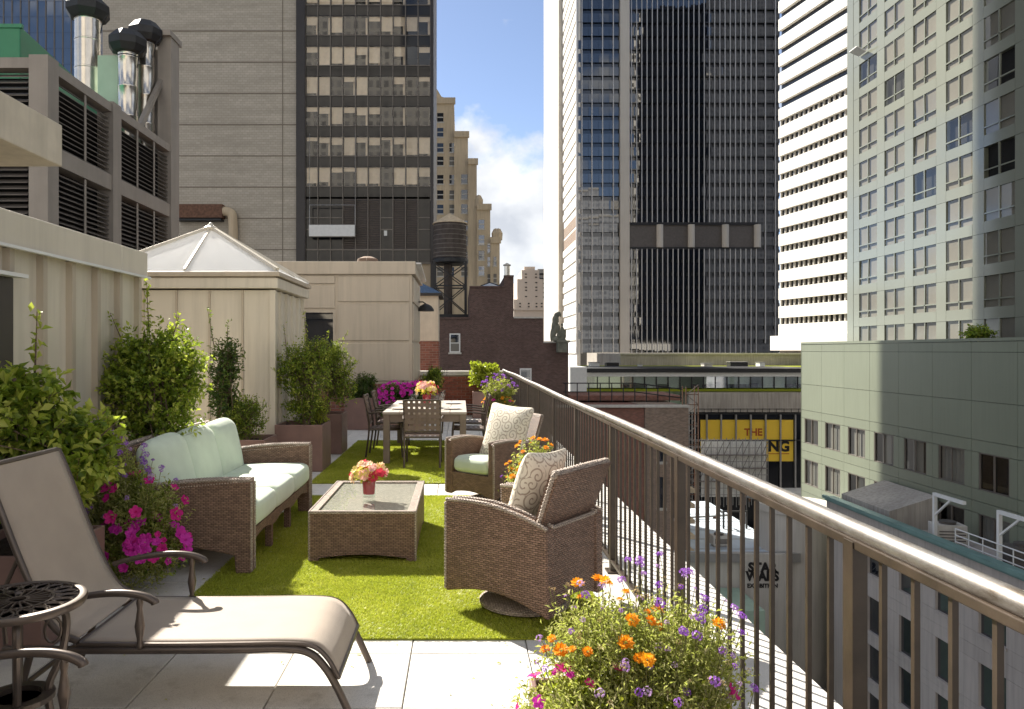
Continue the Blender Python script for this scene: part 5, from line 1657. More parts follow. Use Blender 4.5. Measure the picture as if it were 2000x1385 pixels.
# mechanical recess with round columns
MB().box(mx0, mx1, D - .2, D + .6, zr1 - .2, zr1 + .6).build('recess_lintel', M['black'], bt, world=True)
MB().box(mx0, mx1, D - .2, D + .6, zr0 - .5, zr0 + .1).build('recess_sill', M['black'], bt, world=True)
MB().box(mx0, mx1, D + .3, D + .55, zr0, zr1).build('recess_wall', M['louver'], bt, world=True)
for u in (1288.5, 1350, 1416.5, 1479):
    x = X_(u, D)
    MB().lathe([(1.0, 0), (1.0, zr1 - zr0 - .1)], (x, D - .1, zr0), 14).build('column', M['pier'], bt, smooth=True, world=True)
# left flank: pale banded wall then blank pier, seen receding
XS = xl
MB().box(XS - .02, XS + 1, D + .0, 255, GZ, zg1).build('flank_wall', M['trav'], bt, world=True)
for k in range(48):
    z = zg0 + k * FH
    if Z_(470, 240) < z < Z_(440, 240):
        MB().box(XS - .1, XS + .5, D + 1.5, 254, z - 1.6, z + 1.6).build('flank_window', M['brick_brown'], bt, world=True)
        continue
    MB().box(XS - .35, XS + .5, D + .6, 254.5, z, z + FH * .52).build('flank_band', M['trav'], bt, world=True)
MB().box(XS - .25, XS + .3, D - .3, D + .6, zg0, zg1).build('flank_mullion', M['fin'], bt, world=True)
MB().box(XS - 1.6, XS + 8, 255, 300, GZ, zg1).build('rear_pier', M['pier'], bt, world=True)

# ------------------------------------------------------------------ white banded tower
a0 = math.atan2(.2, 1.0)
wt = thing('banded_tower', 'white travertine tower with thin dark window bands', 'tower', (66.4, 160, 0), 0)
dv = Vector((.2, -1.0, 0)).normalized()
wt.rotation_euler = (0, 0, math.atan2(dv.y, dv.x))          # local +X runs along the face towards the camera, local -Y looks out to the street
BH = 35 / 1500 * 160
r_ = wt.rotation_euler.z
# face normal should point to -X side of the world
Ln = 75
MB().box(-1, Ln, .35, 30, GZ, 130).build('body', M['tower_spandrel'], wt) if False else None
sgn = -1                                                     # outward direction in local Y
MB().box(0, Ln, .5, 25, 2.0, 130).build('body', M['bronze_glass'], wt)
z = 4.6
k = 0
while z < 128:
    MB().box(0, Ln, -.25, .5, z, z + BH * .64).build('stone_band', M['trav'], wt)
    m = MB()
    if k < 12:
        for i in range(50):
            m.box(i * 1.5, i * 1.5 + .28, .15, .5, z + BH * .64, z + BH)
        tag(m.build('window_mullions', M['conc_light'], wt, fix=False), kind='stuff')
    z += BH; k += 1
MB().box(-1, Ln, -1.5, 25, 1.6, 4.6).build('base_band', M['trav'], wt)
MB().box(0, Ln, 0, 25, GZ, 1.6).build('base_wall', M['concrete'], wt)

# ------------------------------------------------------------------ green glass tower and its lower wing on the right
XT = 33.5
gt = thing('sage_glass_tower', 'tall pale sage glass hotel tower on the right', 'tower', (XT + 6, 50, GZ))
ty0, ty1 = 26.0, Yu(1655, XT)
MB().box(XT + .35, XT + 22, ty0, ty1, GZ, 120).build('body', M['dark'], gt, world=True)
pit, flr = 3.85, 2.75
wwid, whgt = 2.75, 2.0
yc0 = Yu(1695, XT)
zr = 20.1 + 4 * flr
NR, NCc = 24, 10
p_me = MB().box(0, .3, -(pit - wwid) / 2 + .01, (pit - wwid) / 2 - .01, .01, flr - .01).mesh('pier_panel', M['sage_gloss'])
s_me = MB().box(0, .3, -wwid / 2 + .01, wwid / 2 - .01, .01, flr - whgt - .01).mesh('spandrel_panel', M['sage_gloss'])
gw_me = MB().poly([(.06, -wwid / 2, 0), (.06, -wwid / 2, whgt), (.06, wwid / 2, whgt), (.06, wwid / 2, 0)]).mesh('glass', M['hotel_glass'], fix=False)
cu_me = MB().poly([(.14, -wwid / 2, 0), (.14, wwid / 2, 0), (.14, wwid / 2, whgt), (.14, -wwid / 2, whgt)]).mesh('curtain', M['curtain'], fix=False)
mu_me = MB().box(.0, .1, -.05, .05, 0, whgt).box(.0, .1, -wwid / 2, wwid / 2, .46, .55).mesh('window_frame', M['sage_gloss'])
for r in range(-8, 20):
    z = 20.1 - whgt + r * flr
    if z < 0 or z > 56: continue
    for c in range(-1, NCc):
        y = yc0 - c * pit
        if y - pit < ty0 or y > ty1: continue
        w = link('window', gw_me, gt, (XT, y, z), (0, r2.gauss(0, .008), r2.gauss(0, .008)), world=True)
        link('window_frame', mu_me, w)
        if r2.random() < .93: link('curtain', cu_me, w)
        link('pier_panel', p_me, gt, (XT, y + pit / 2, z - (flr - whgt)), world=True)
        link('spandrel_panel', s_me, gt, (XT, y, z - (flr - whgt)), world=True)
MB().box(XT - .02, XT + .4, yc0 + pit * .5 + .4, ty1, 0, 120).build('corner_panel', M['sage_gloss'], gt, world=True)
MB().box(XT + .1, XT + .5, ty0, ty1, 58, 120).build('upper_wall', M['sage_gloss'], gt, world=True)
MB().obox((XT - .5, Yu(1687, XT), Z_(100, Yu(1687, XT))), .9, 1.2, .06, (0, R(25), 0)).build('open_casement', M['white_paint'], gt, world=True)

XB = 30.0
lw = thing('sage_panel_wing', 'lower sage green panelled wing in front of the glass tower', 'building', (XB + 2, 45, GZ))
wy1 = Yu(1565, XB)
wy0 = 22.0
zt_ = 2.25
MB().box(XB + 1.3, XT + 3, wy0, wy1 - .05, GZ, zt_ - .1).build('body', M['dark'], lw, world=True)
MB().box(XB - .02, XT + 3, wy1 - .06, wy1, GZ, zt_).build('end_wall', M['sage_panel'], lw, world=True)
MB().box(XB - .04, XB + .5, wy0, wy1, zt_ - .12, zt_ + .06).build('coping', M['sage_panel'], lw, world=True)
pitB, ww, wh = 3.75, 2.5, 2.15
yw0 = 65.75
yedges = [wy1]
y = yw0 + pitB / 2
while y > wy0:
    yedges.append(y); y -= pitB
zrows = [zt_ - .14, zt_ - .75, -1.35, -3.6]
def spanel(y0, y1, z0, z1):
    MB().box(XB, XB + .12, y0 + .012, y1 - .012, z0 + .014, z1 - .014).build('wall_panel', M['sage_panel'], lw, world=True)
for i in range(len(yedges) - 1):
    for a, b in zip(zrows[:-1], zrows[1:]):
        spanel(yedges[i + 1], yedges[i], b, a)
wz = [-4.3 - 3.55 * k for k in range(6)]
glB = MB().poly([(.11, -ww / 2, 0), (.11, -ww / 2, wh), (.11, ww / 2, wh), (.11, ww / 2, 0)]).mesh('glass', M['pane'], fix=False)
frB = MB()
for a, b in ((-ww / 2, -ww / 2 + .07), (ww / 2 - .07, ww / 2), (-.035, .035)): frB.box(.02, .11, a, b, 0, wh)
frB.box(.02, .11, -ww / 2, ww / 2, 0, .06).box(.02, .11, -ww / 2, ww / 2, wh - .06, wh)
frB = frB.mesh('window_frame', M['mull_light'])
cuB = MB()
for k in range(14):
    y0 = -ww / 2 + k * ww / 14
    cuB.poly([(.25 + .05 * (k % 2), y0, 0), (.25 + .05 * ((k + 1) % 2), y0 + ww / 14, 0), (.25 + .05 * ((k + 1) % 2), y0 + ww / 14, wh), (.25 + .05 * (k % 2), y0, wh)])
cuB = cuB.mesh('curtain', M['curtain'], fix=False)
rmB = MB().poly([(1.2, -ww / 2 - .4, -.3), (1.2, ww / 2 + .4, -.3), (1.2, ww / 2 + .4, wh + .3), (1.2, -ww / 2 - .4, wh + .3)]).mesh('room', M['dark'], fix=False)
zz = -3.6
for k, zt in enumerate(wz):
    for i in range(len(yedges) - 1):
        y0, y1 = yedges[i + 1], yedges[i]
        yc_ = yw0 - (i - 0) * pitB + (0 if i else 0)
        yc_ = (y0 + y1) / 2 if i else (y0 + y0 + pitB) / 2 - pitB + pitB
        if i == 0:
            spanel(y0, y1, zt - 3.55 + .7, zt + .7); continue
        w = link('window', glB, lw, (XB, yc_, zt - wh), world=True)
        link('window_frame', frB, w)
        if r2.random() < .8: link('curtain', cuB, w, scale=(1, r2.choice([.45, 1, 1]), 1))
        spanel(yc_ + ww / 2, y1, zt - wh, zt); spanel(y0, yc_ - ww / 2, zt - wh, zt)
        spanel(y0, y1, zt - 3.55 + .7, zt - wh)
        if True: spanel(y0, y1, zt, zt + .7)
# ------------------------------------------------------------------ limestone building below
XN = 26.0
ny1 = Yu(1615, XN)
zc = Z_(968, ny1)
ln = thing('limestone_building', 'grey limestone building with a green copper cornice below the railing', 'building', (XN + 2, 40, GZ))
MB().box(XN + .35, XB + .1, 12, ny1, GZ, zc - .9).build('body', M['limestone'], ln, world=True)
MB().box(XN - .15, XN + .5, 12, ny1, zc - .28, zc).build('copper_cornice', M['teal'], ln, world=True)
MB().box(XN - .35, XN - .12, 12, ny1, zc - .12, zc + .10).build('copper_gutter', M['teal'], ln, world=True)
MB().box(XN - .02, XN + .5, 12, ny1, zc - 1.7, zc - .28).build('frieze', M['limestone'], ln, world=True)
pitN, wN = 3.5, 1.95
yN = [48.1 - pitN * k for k in range(9)]
zN = [-11.0 - 3.05 * k for k in range(6)]
hN = 2.2
prev = zc - 1.7
for k, zt in enumerate(zN):
    zb = zt - hN if k else zt - 1.6
    for i, y in enumerate(yN):
        # wall blocks round each opening
        MB().box(XN, XN + .35, y + wN / 2, y + pitN - wN / 2 - .012, zb, zt - .012).build('stone_block', M['limestone'], ln, world=True)
        for h_ in (0, 1):
            z1 = prev if h_ == 0 else (prev + zt) / 2
            z0 = (prev + zt) / 2 if h_ == 0 else zt
            MB().box(XN, XN + .35, y - wN / 2, y + pitN - wN / 2 - .012, z0, z1 - .012).build('stone_block', M['limestone'], ln, world=True)
        MB().poly([(XN + .14, y - wN / 2, zb), (XN + .14, y + wN / 2, zb), (XN + .14, y + wN / 2, zt), (XN + .14, y - wN / 2, zt)]).build('window', M['tower_glass'], ln, world=True, fix=False)
        MB().box(XN - .06, XN + .3, y - wN / 2 - .08, y + wN / 2 + .08, zb - .14, zb).build('window_sill', M['limestone'], ln, world=True)
    prev = zb - .14 if False else zb
MB().box(XN, XN + .35, 48.1 + pitN - wN / 2, ny1, GZ, zc - 1.7).build('end_bay', M['limestone'], ln, world=True)
# rounded sunlit end
MB().lathe([(2.6, GZ), (2.6, zc - 2.2), (2.9, zc - 2.1), (2.9, zc - 1.6), (.1, zc - 1.5)], (26.2, 60.3, 0), 24).build('round_corner', M['conc_light'], ln, smooth=True, world=True)
# roof hut, davits and guard rail on its roof
hut = thing('roof_hut', 'dark lean to roof hut at the end of the copper cornice', 'roof hut', (27.6, ny1 - 3, zc - .9))
mm = MB(); y0, y1 = ny1 - 6.5, ny1 - .5
mm.v = [(26.8, y0, zc - .9), (29.8, y0, zc - .9), (29.8, y1, zc - .9), (26.8, y1, zc - .9), (26.8, y0, zc + .25), (29.8, y0, zc + 1.2), (29.8, y1, zc + 1.2), (26.8, y1, zc + .25)]
mm.f = [(0, 3, 2, 1), (4, 5, 6, 7), (0, 1, 5, 4), (1, 2, 6, 5), (2, 3, 7, 6), (3, 0, 4, 7)]
mm.build('walls', M['concrete'], hut, world=True)
def davit(label, u, v, X=27.2):
    Y = Yu(u, X)
    zb = zc - .9
    zt = Z_(v, Y)
    d = thing('davit', label, 'davit', (X, Y, zb), 0, 'white steel davits')
    h = zt - zb
    MB().box(-.09, .09, -.09, .09, 0, h).build('post', M['white_paint'], d)
    MB().box(-.09, .09, -2.6, .09, h, h + .18).build('jib', M['white_paint'], d)
    MB().bar((0, 0, h - 1.1), (0, -1.4, h), .1, .1).build('brace', M['white_paint'], d)
davit('far white steel davit on the roof behind the copper cornice', 1826, 968)
davit('near white steel davit at the right edge of the picture', 1952, 1003)
gr = thing('roof_guard_rail', 'white pipe guard rail on the roof beside the near davit', 'guard rail', (27, 30, zc - .9))
ya_, yb2 = Yu(1866, 27.0), 22.0
for z in (zc - .1, zc + .25, zc + .6):
    MB().tube([(27.0, ya_, z), (27.0, yb2, z)], .035, 6).build('rail', M['white_paint'], gr, world=True)
y = ya_
while y > yb2:
    MB().tube([(27.0, y, zc - .9), (27.0, y, zc + .6)], .03, 6).build('post', M['white_paint'], gr, world=True)
    y -= 1.1
# ------------------------------------------------------------------ dark brick building with stepped gable
D = 65.0
bb = thing('brick_building', 'dark umber brick building with a stepped gable and chimney', 'building', (X_(985, D), D, GZ))
gab = [(856, 1385), (856, 622), (917, 622), (917, 561), (984.6, 561), (984.6, 540), (1003, 540), (1003, 621), (1061, 621), (1061, 669), (1110, 669), (1110, 1385)]
poly = [(X_(u, D), max(GZ, Z_(v, D))) for u, v in gab]
MB().prism(poly, D, D + 14, 'y').build('gable_wall', M['brick_dark'], bb, world=True)
for (u0, u1, v) in ((856, 917, 622), (917, 984.4, 561), (984.2, 1003.4, 540), (1003.4, 1061.4, 621), (1061.4, 1110.4, 669)):
    MB().box(X_(u0, D), X_(u1, D), D - .12, D + .5, Z_(v, D) - .02, Z_(v, D) + .12).build('coping', M['conc_light'] if v in (621, 669) else M['brick_dark'], bb, world=True)
for u0, u1, v0, v1 in ((878, 899, 651, 688), (1015, 1038, 719, 756)):
    f = MB().box(X_(u0, D), X_(u1, D), D - .06, D - .005, Z_(v1, D), Z_(v0, D)).build('window', M['white_paint'], bb, world=True)
    mid = Z_((v0 + v1) / 2, D)
    MB().box(X_(u0, D) + .1, X_(u1, D) - .1, D - .09, D - .065, mid + .04, Z_(v0, D) - .1).build('upper_sash', M['tower_glass'], f)
    MB().box(X_(u0, D) + .1, X_(u1, D) - .1, D - .08, D - .062, Z_(v1, D) + .1, mid - .04).build('lower_sash', M['curtain'] if u0 < 900 else M['tower_glass'], f)
    for ch in f.children: ch.location = (0, 0, 0)
    MB().box(X_(u0, D) - .1, X_(u1, D) + .1, D - .14, D - .005, Z_(v1, D) - .14, Z_(v1, D)).build('window_sill', M['conc_light'], bb, world=True)
MB().tube([(X_(991, D), D + .6, Z_(540, D)), (X_(991, D), D + .6, Z_(518, D))], .26, 10).build('flue_pipe', M['steel'], bb, world=True)
MB().lathe([(.26, 0), (.34, .05), (.34, .12), (.001, .3)], (X_(991, D), D + .6, Z_(518, D)), 10).build('flue_cap', M['conc_light'], bb, world=True)
# carved corner figure
D2_ = 64.0
cf = thing('corner_statue', 'carved stone bird of prey statue on the parapet corner', 'statue', (X_(1092, D2_), D2_, Z_(690, D2_)))
MB().box(X_(1088, D2_), X_(1106, D2_), D2_ - .6, D2_ + .6, Z_(688, D2_), Z_(664, D2_)).build('pedestal', M['statue'], cf, world=True, bevel=.05)
MB().box(X_(1086, D2_), X_(1111, D2_), D2_ - .7, D2_ + .7, Z_(668, D2_), Z_(664.5, D2_)).build('pedestal_cap', M['statue'], cf, world=True)
k_ = 1 / 1500 * D2_
def sp(u, v): return (X_(u, D2_), D2_, Z_(v, D2_))
def carved(name, parts):
    bm = bmesh.new()
    for (u, v, ru, rv, ry) in parts:
        mt = Matrix.Translation(sp(u, v)) @ Matrix.Diagonal((ru * k_, ry * k_, rv * k_, 1))
        bmesh.ops.create_icosphere(bm, subdivisions=3, radius=1, matrix=mt)
    me = bpy.data.meshes.new(name); bm.to_mesh(me); bm.free(); me.materials.append(M['statue'])
    o = link(name, me, cf, world=True)
    rm = o.modifiers.new('fuse', 'REMESH'); rm.mode = 'VOXEL'; rm.voxel_size = .05; rm.use_smooth_shade = True
    return o
carved('bird', [(1083, 640, 6, 16, 6), (1080, 652, 5, 14, 5), (1085, 625, 6.5, 10, 6), (1087, 616, 5, 6, 4.5), (1091, 612, 4.5, 4, 3.5), (1094.5, 614, 2, 2.4, 1.6), (1095, 617, 1.2, 2.6, 1), (1077, 655, 2.5, 12, 4), (1086, 662, 7, 6, 6), (1090, 640, 4, 8, 4)])
carved('figure', [(1098, 634, 2.6, 3.2, 2.6), (1098, 644, 4, 7, 3.5), (1100, 655, 6, 9, 5), (1093, 655, 6, 8, 5), (1104, 648, 2.2, 6, 2.2), (1096, 664, 10, 4, 7), (1091, 648, 4, 3, 3)])
# skylight peeping over the gable
sk = thing('small_skylight', 'small pyramid skylight behind the brick gable', 'skylight', (X_(957, 70), 70, Z_(561, 70)))
mm = MB(); c = (X_(957, 70), 70)
mm.v = [(c[0] - 1.3, 69, Z_(563, 70)), (c[0] + 1.3, 69, Z_(563, 70)), (c[0] + 1.3, 71.4, Z_(563, 70)), (c[0] - 1.3, 71.4, Z_(563, 70)), (c[0], 70.2, Z_(551, 70))]
mm.f = [(0, 1, 4), (1, 2, 4), (2, 3, 4), (3, 0, 4)]
mm.build('glass', M['sky_glass'], sk, world=True)
for i in range(4): MB().tube([mm.v[i], mm.v[4]], .05, 5).build('ridge_bar', M['black'], sk, world=True)

# ------------------------------------------------------------------ rooftop water tank
D = 78.0
wk = thing('water_tank', 'wooden rooftop water tank on a black steel frame', 'water tank', (X_(879, D), D, Z_(620, D)))
cx = X_(879, D); rT = X_(912, D) - cx
z0, z1 = Z_(505, D), Z_(437, D)
ns = 28
for k in range(ns):
    a0_, a1_ = 2 * math.pi * k / ns, 2 * math.pi * (k + .94) / ns
    if math.sin((a0_ + a1_) / 2) > .35: continue
    m = MB()
    rb, rt = rT, rT * .97
    m.v = [(cx + rb * math.cos(a0_), D + rb * math.sin(a0_), z0), (cx + rb * math.cos(a1_), D + rb * math.sin(a1_), z0), (cx + rt * math.cos(a1_), D + rt * math.sin(a1_), z1), (cx + rt * math.cos(a0_), D + rt * math.sin(a0_), z1)]
    m.f = [(0, 1, 2, 3)]
    m.build('stave', M['cedar'], wk, world=True, fix=False)
MB().lathe([(rT * .97, z0), (rT * .94, z1)], (cx, D, 0), 28).build('drum', M['cedar'], wk, world=True)
for k in range(8):
    z = z0 + (z1 - z0) * (k + .5) ** 1.15 / 8 ** 1.15
    MB().lathe([(rT * 1.012 - .03 * rT * k / 8, z - .03), (rT * 1.012 - .03 * rT * k / 8, z + .03)], (cx, D, 0), 28).build('hoop', M['mull_light'], wk, world=True)
MB().lathe([(rT * 1.05, z1 - .05), (rT * 1.03, z1 + .05), (.1, Z_(417, D)), (.001, Z_(416, D))], (cx, D, 0), 20).build('conical_roof', M['deco_stone'], wk, world=True)
MB().lathe([(rT * .9, z0 - .6), (rT * 1.08, z0 - .45), (rT * 1.08, z0 - .1), (rT, z0)], (cx, D, 0), 20).build('cradle', M['black'], wk, world=True)
zf = Z_(615, D)
fx = rT * .92
for sx in (-1, 1):
    for sy in (-1, 1):
        MB().box(cx + sx * fx - .12, cx + sx * fx + .12, D + sy * fx - .12, D + sy * fx + .12, zf, z0 - .4).build('leg', M['black'], wk, world=True)
zm = (zf + z0) / 2
for sy in (-1, 1):
    for a, b in ((zf + .2, zm), (zm, z0 - .6)):
        MB().bar((cx - fx, D + sy * fx, a), (cx + fx, D + sy * fx, b), .1, .1).build('cross_brace', M['black'], wk, world=True)
        MB().bar((cx + fx, D + sy * fx, a), (cx - fx, D + sy * fx, b), .1, .1).build('cross_brace', M['black'], wk, world=True)
    MB().bar((cx - fx, D + sy * fx, zm), (cx + fx, D + sy * fx, zm), .14, .14).build('girt', M['black'], wk, world=True)
for sx in (-1, 1):
    MB().bar((cx + sx * fx, D - fx, zm), (cx + sx * fx, D + fx, zm), .14, .14).build('girt', M['black'], wk, world=True)
MB().tube([(cx - .2, D, zf), (cx - .2, D, z0)], .45, 10).build('riser_pipe', M['cedar'], wk, world=True)
MB().box(cx - fx - .4, cx + fx + .5, D - fx - .3, D + fx + .3, zf - .9, zf).build('base_frame', M['black'], wk, world=True)
MB().box(cx - 2.4, cx + 2.4, D - 2, D + 3, GZ, zf - .9).build('roof_house', M['brick_dark'], wk, world=True)

# ------------------------------------------------------------------ stepped stone high-rise behind
D = 180.0
dc_ = thing('stepped_high_rise', 'buff stone stepped high rise behind the water tank', 'building', (X_(910, D), D, GZ))
steps = [(780, 887, 195), (887, 914, 262), (914, 931, 316), (931, 957, 405), (957, 975, 470)]
dep = [0, -.6, -1.2, -1.8, -2.4]
for (u0, u1, v), dy in zip(steps, dep):
    MB().box(X_(u0, D), X_(u1, D), D + dy, D + 30, GZ, Z_(v, D)).build('tier', M['deco_stone'], dc_, world=True)
    MB().box(X_(u0, D), X_(u1, D) + .3, D + dy - .4, D + dy + .5, Z_(v, D) - .9, Z_(v, D) + .5).build('parapet', M['deco_stone'], dc_, world=True)
mm = MB().prism([(X_(852, D), Z_(195, D)), (X_(880, D), Z_(195, D)), (X_(862, D), Z_(188, D)), (X_(855, D), Z_(176, D)), (X_(852, D), Z_(172, D))][::-1], D, D + 3, 'y'); mm.build('gablet', M['deco_stone'], dc_, world=True)
for u in (935, 968, 973):
    MB().lathe([(.9, 0), (1.0, 1.6), (.5, 2.6), (.001, 2.8)], (X_(u, D), D - 1, Z_(405 if u < 950 else 470, D)), 8).build('turret', M['deco_stone'], dc_, world=True)
r3 = random.Random(8)
def fwin(u, v, dy, w=12, h=17):
    x0, x1 = X_(u - w / 2, D), X_(u + w / 2, D); z0_, z1_ = Z_(v + h / 2, D), Z_(v - h / 2, D)
    f = MB().box(x0 - .15, x1 + .15, D + dy - .10, D + dy - .01, z0_ - .3, z0_).build('window_sill', M['conc_light'], dc_, world=True)
    wf = MB().box(x0, x1, D + dy - .06, D + dy - .012, z0_, z1_).build('window', r3.choice([M['tower_glass'], M['sky_glass'], M['curtain']]), dc_, world=True)
    s_ = MB().box(x0, x1, D + dy - .11, D + dy - .065, (z0_ + z1_) / 2 - .12, (z0_ + z1_) / 2 + .12).build('sash_bar', M['conc_light'], wf)
    s_.location = (0, 0, 0)
for v in (229, 258, 288, 314, 350, 380, 408, 440, 470, 500, 530):
    fwin(860, v, dep[0])
    if v > 275: fwin(884, v, dep[0])
    if v > 330: fwin(907, v, dep[1])
    if v > 430: fwin(940, v, dep[3], 11)
for v in (470 + 16, 512, 545): fwin(957, v, dep[4] if False else dep[3], 11)
for v in (512, 545): fwin(966, v + 0, dep[4], 6)
# pale far building
D = 350.0
fb = thing('far_apartment_building', 'pale pink stepped apartment building in the far gap', 'building', (X_(1032, D), D, GZ))
for u0, u1, v, dy in ((1019, 1053, 527, 0), (1010, 1060, 545, -1), (1003, 1064, 585, -2), (1025, 1046, 519, 3)):
    MB().box(X_(u0, D), X_(u1, D), D + dy, D + 40, GZ, Z_(v, D)).build('tier', M['far_stone'], fb, world=True)
MB().box(X_(1002, D), X_(1065, D), D - 3, D, Z_(606, D), Z_(603, D)).build('cornice', M['far_stone'], fb, world=True)
for u in (1027, 1047):
    for v in (535, 541, 552, 561, 567, 579):
        MB().box(X_(u - 2, D), X_(u + 2, D), D + (-.2 if v < 545 else -1.2) - .0, D + (0 if v < 545 else -1.0) + .2, Z_(v + 1, D), Z_(v - 1, D)).build('window', M['black'], fb, world=True)
for u in (1015, 1032, 1047, 1057):
    for v in (593, 599):
        MB().box(X_(u - 1.6, D), X_(u + 1.6, D), D - 2.2, D - 1.9, Z_(v + 1.2, D), Z_(v - 1.2, D)).build('window', M['black'], fb, world=True)
D = 380.0
f2_ = thing('far_brown_building', 'grey brown slab just left of the black skyscraper', 'building', (X_(1062, D), D, GZ))
MB().box(X_(1050, D), X_(1085, D), D, D + 30, GZ, Z_(525, D)).build('slab', M['concrete'], f2_, world=True)
for v in range(535, 615, 9):
    MB().box(X_(1054, D), X_(1070, D), D - .4, D, Z_(v + 1.5, D), Z_(v - 1.5, D)).build('window_row', M['bronze_glass'], f2_, world=True)

# ------------------------------------------------------------------ low buildings along the street ahead
D = 150.0
pd = thing('podium_building', 'weathered concrete podium at the foot of the black skyscraper', 'building', (X_(1335, D), D, GZ))
MB().box(X_(1212, D), X_(1590, D), D, D + 40, GZ, Z_(690, D)).build('parapet_wall', M['concrete'], pd, world=True)
MB().box(X_(1210, D), X_(1590, D), D - .3, D + .4, Z_(692, D), Z_(689, D)).build('coping', M['conc_light'], pd, world=True)
MB().box(X_(1100, D), X_(1590, D), D - 12, D, GZ, Z_(716, D - 12)).build('green_roof', M['turf_base'], pd, world=True)
D = 138.0
for i, (u, w, h, mk) in enumerate(((1160, 18, 8, 'white_paint'), (1195, 24, 8, 'black'), (1250, 5, 4, 'white_paint'), (1380, 16, 6, 'conc_light'), (1440, 34, 9, 'black'), (1485, 10, 8, 'white_paint'))):
    e = thing('roof_unit', ['small white roof unit left of the pier foot', 'dark flat roof unit beside the white one', 'tiny pale roof box on the green roof', 'pale low roof hatch below the dark bays', 'dark covered roof pile on the green roof', 'white roof cabinet beside the dark covered pile'][i], 'roof unit', (X_(u, D), D, Z_(716, D)))
    MB().box(-w / 2 / 1500 * D, w / 2 / 1500 * D, -1, 1, 0, h / 1500 * D).build('casing', M[mk], e, bevel=.05)
    MB().box(-w / 2 / 1500 * D - .1, w / 2 / 1500 * D + .1, -1.1, 1.1, h / 1500 * D, h / 1500 * D + .12).build('lid', M['gal'], e)
D = 120.0
gf = thing('glazed_office', 'long low glazed office storey above a stained concrete ledge', 'building', (X_(1350, D), D, GZ))
MB().box(X_(1142, D), X_(1600, D), D + 2.5, D + 16, GZ, Z_(722, D)).build('core', M['mint'], gf, world=True)
MB().box(X_(1138, D), X_(1600, D), D - .8, D + 16, Z_(727, D), Z_(719, D)).build('roof_edge', M['black'], gf, world=True)
MB().box(X_(1142, D), X_(1600, D), D - .2, D + .1, Z_(735, D), Z_(727, D)).build('fascia', M['white_paint'], gf, world=True)
u = 1144
k = 0
while u < 1590:
    x0, x1 = X_(u, D), X_(u + 23, D)
    w = MB().box(x0 + .08, x1 - .08, D, D + .05, Z_(757, D), Z_(735, D)).build('window', M['office_glass'], gf, world=True)
    if r3.random() < .6:
        MB().box(x0 + .1, x1 - .1, D + .3, D + .33, Z_(750 if r3.random() < .6 else 757, D), Z_(735, D)).build('blind', M['china'], w).location = (0, 0, 0)
    if r3.random() < .6:
        h = r3.uniform(.4, 1.0)
        MB().box(x0 + .3, x1 - .4, D + .8, D + 1.6, Z_(757, D), Z_(757, D) + h).build('furniture', M['black'], w).location = (0, 0, 0)
    MB().box(x0 - .06, x0 + .06, D - .12, D + .1, Z_(760, D), Z_(727, D)).build('mullion', M['black'], gf, world=True)
    u += 23
MB().box(X_(1142, D), X_(1600, D), D - .4, D + 2.5, Z_(764, D), Z_(759, D)).build('planted_ledge', M['turf_base'], gf, world=True)
MB().box(X_(1110, D), X_(1142, D), D - 2, D + 10, GZ, Z_(716, D)).build('white_end_wall', M['white_paint'], gf, world=True)
MB().box(X_(1340, D), X_(1610, D), D - 1.5, D + 2, Z_(803, D), Z_(765, D)).build('concrete_ledge', M['concrete'], gf, world=True)
m = MB()
for i in range(18):
    x = X_(1355 + i * 14, D); m.tube([(x, D - 1.6, Z_(806, D)), (x, D - 1.6, Z_(796, D))], .04, 4)
m.tube([(X_(1350, D), D - 1.6, Z_(797, D)), (X_(1600, D), D - 1.6, Z_(797, D))], .04, 4)
tag(m.build('ledge_rail', M['black'], gf, world=True), kind='stuff')
# theatre front with the yellow billboard
D = 119.0
th = thing('theatre_front', 'dark glazed theatre front with steel mullions behind the scaffold', 'building', (X_(1460, D), D, GZ))
MB().box(X_(1340, D), X_(1610, D), D + .4, D + 3, GZ, Z_(806, D)).build('glass_wall', M['bronze_glass'], th, world=True)
for u in (1381, 1409, 1438, 1467, 1496, 1525, 1554, 1583):
    MB().box(X_(u, D) - .11, X_(u, D) + .11, D + .0, D + .4, Z_(960, D), Z_(806, D)).build('mullion', M['gal'], th, world=True)
MB().box(X_(1340, D), X_(1610, D), D - .1, D + .4, Z_(809, D), Z_(805, D)).build('lintel', M['black'], th, world=True)
MB().box(X_(1500, D), X_(1610, D), D + .0, D + .4, Z_(861, D), Z_(859, D)).build('transom', M['black'], th, world=True)
MB().box(X_(1520, D), X_(1620, D), D - 4, D + .3, Z_(960, D), Z_(953, D)).build('canopy', M['white_paint'], th, world=True)
def text(name, s, size, mat, parent, loc, rot=(R(90), 0, 0), bold=0, ext=.02, sx=1.0, align='LEFT'):
    cu = bpy.data.curves.new(name, 'FONT')
    cu.body = s; cu.size = size; cu.extrude = ext; cu.offset = bold; cu.align_x = align
    cu.resolution_u = 3
    o = bpy.data.objects.new(name, cu)
    dg = bpy.context.evaluated_depsgraph_get() if False else None
    col.objects.link(o)
    bpy.context.view_layer.update()
    me = bpy.data.meshes.new_from_object(o.evaluated_get(bpy.context.evaluated_depsgraph_get()))
    bpy.data.objects.remove(o)
    me.materials.clear(); me.materials.append(mat)
    q = link(name, me, parent)
    q.location = Vector(loc) - parent.location
    q.rotation_euler = rot
    q.scale = (sx, 1, 1)
    return q
bd = thing('yellow_billboard', 'yellow theatre billboard reading THE and NG in the glazed front', 'billboard', (X_(1460, D), D + .3, Z_(901, D)))
ub = [1368, 1381, 1409, 1438, 1467, 1496, 1525, 1552]
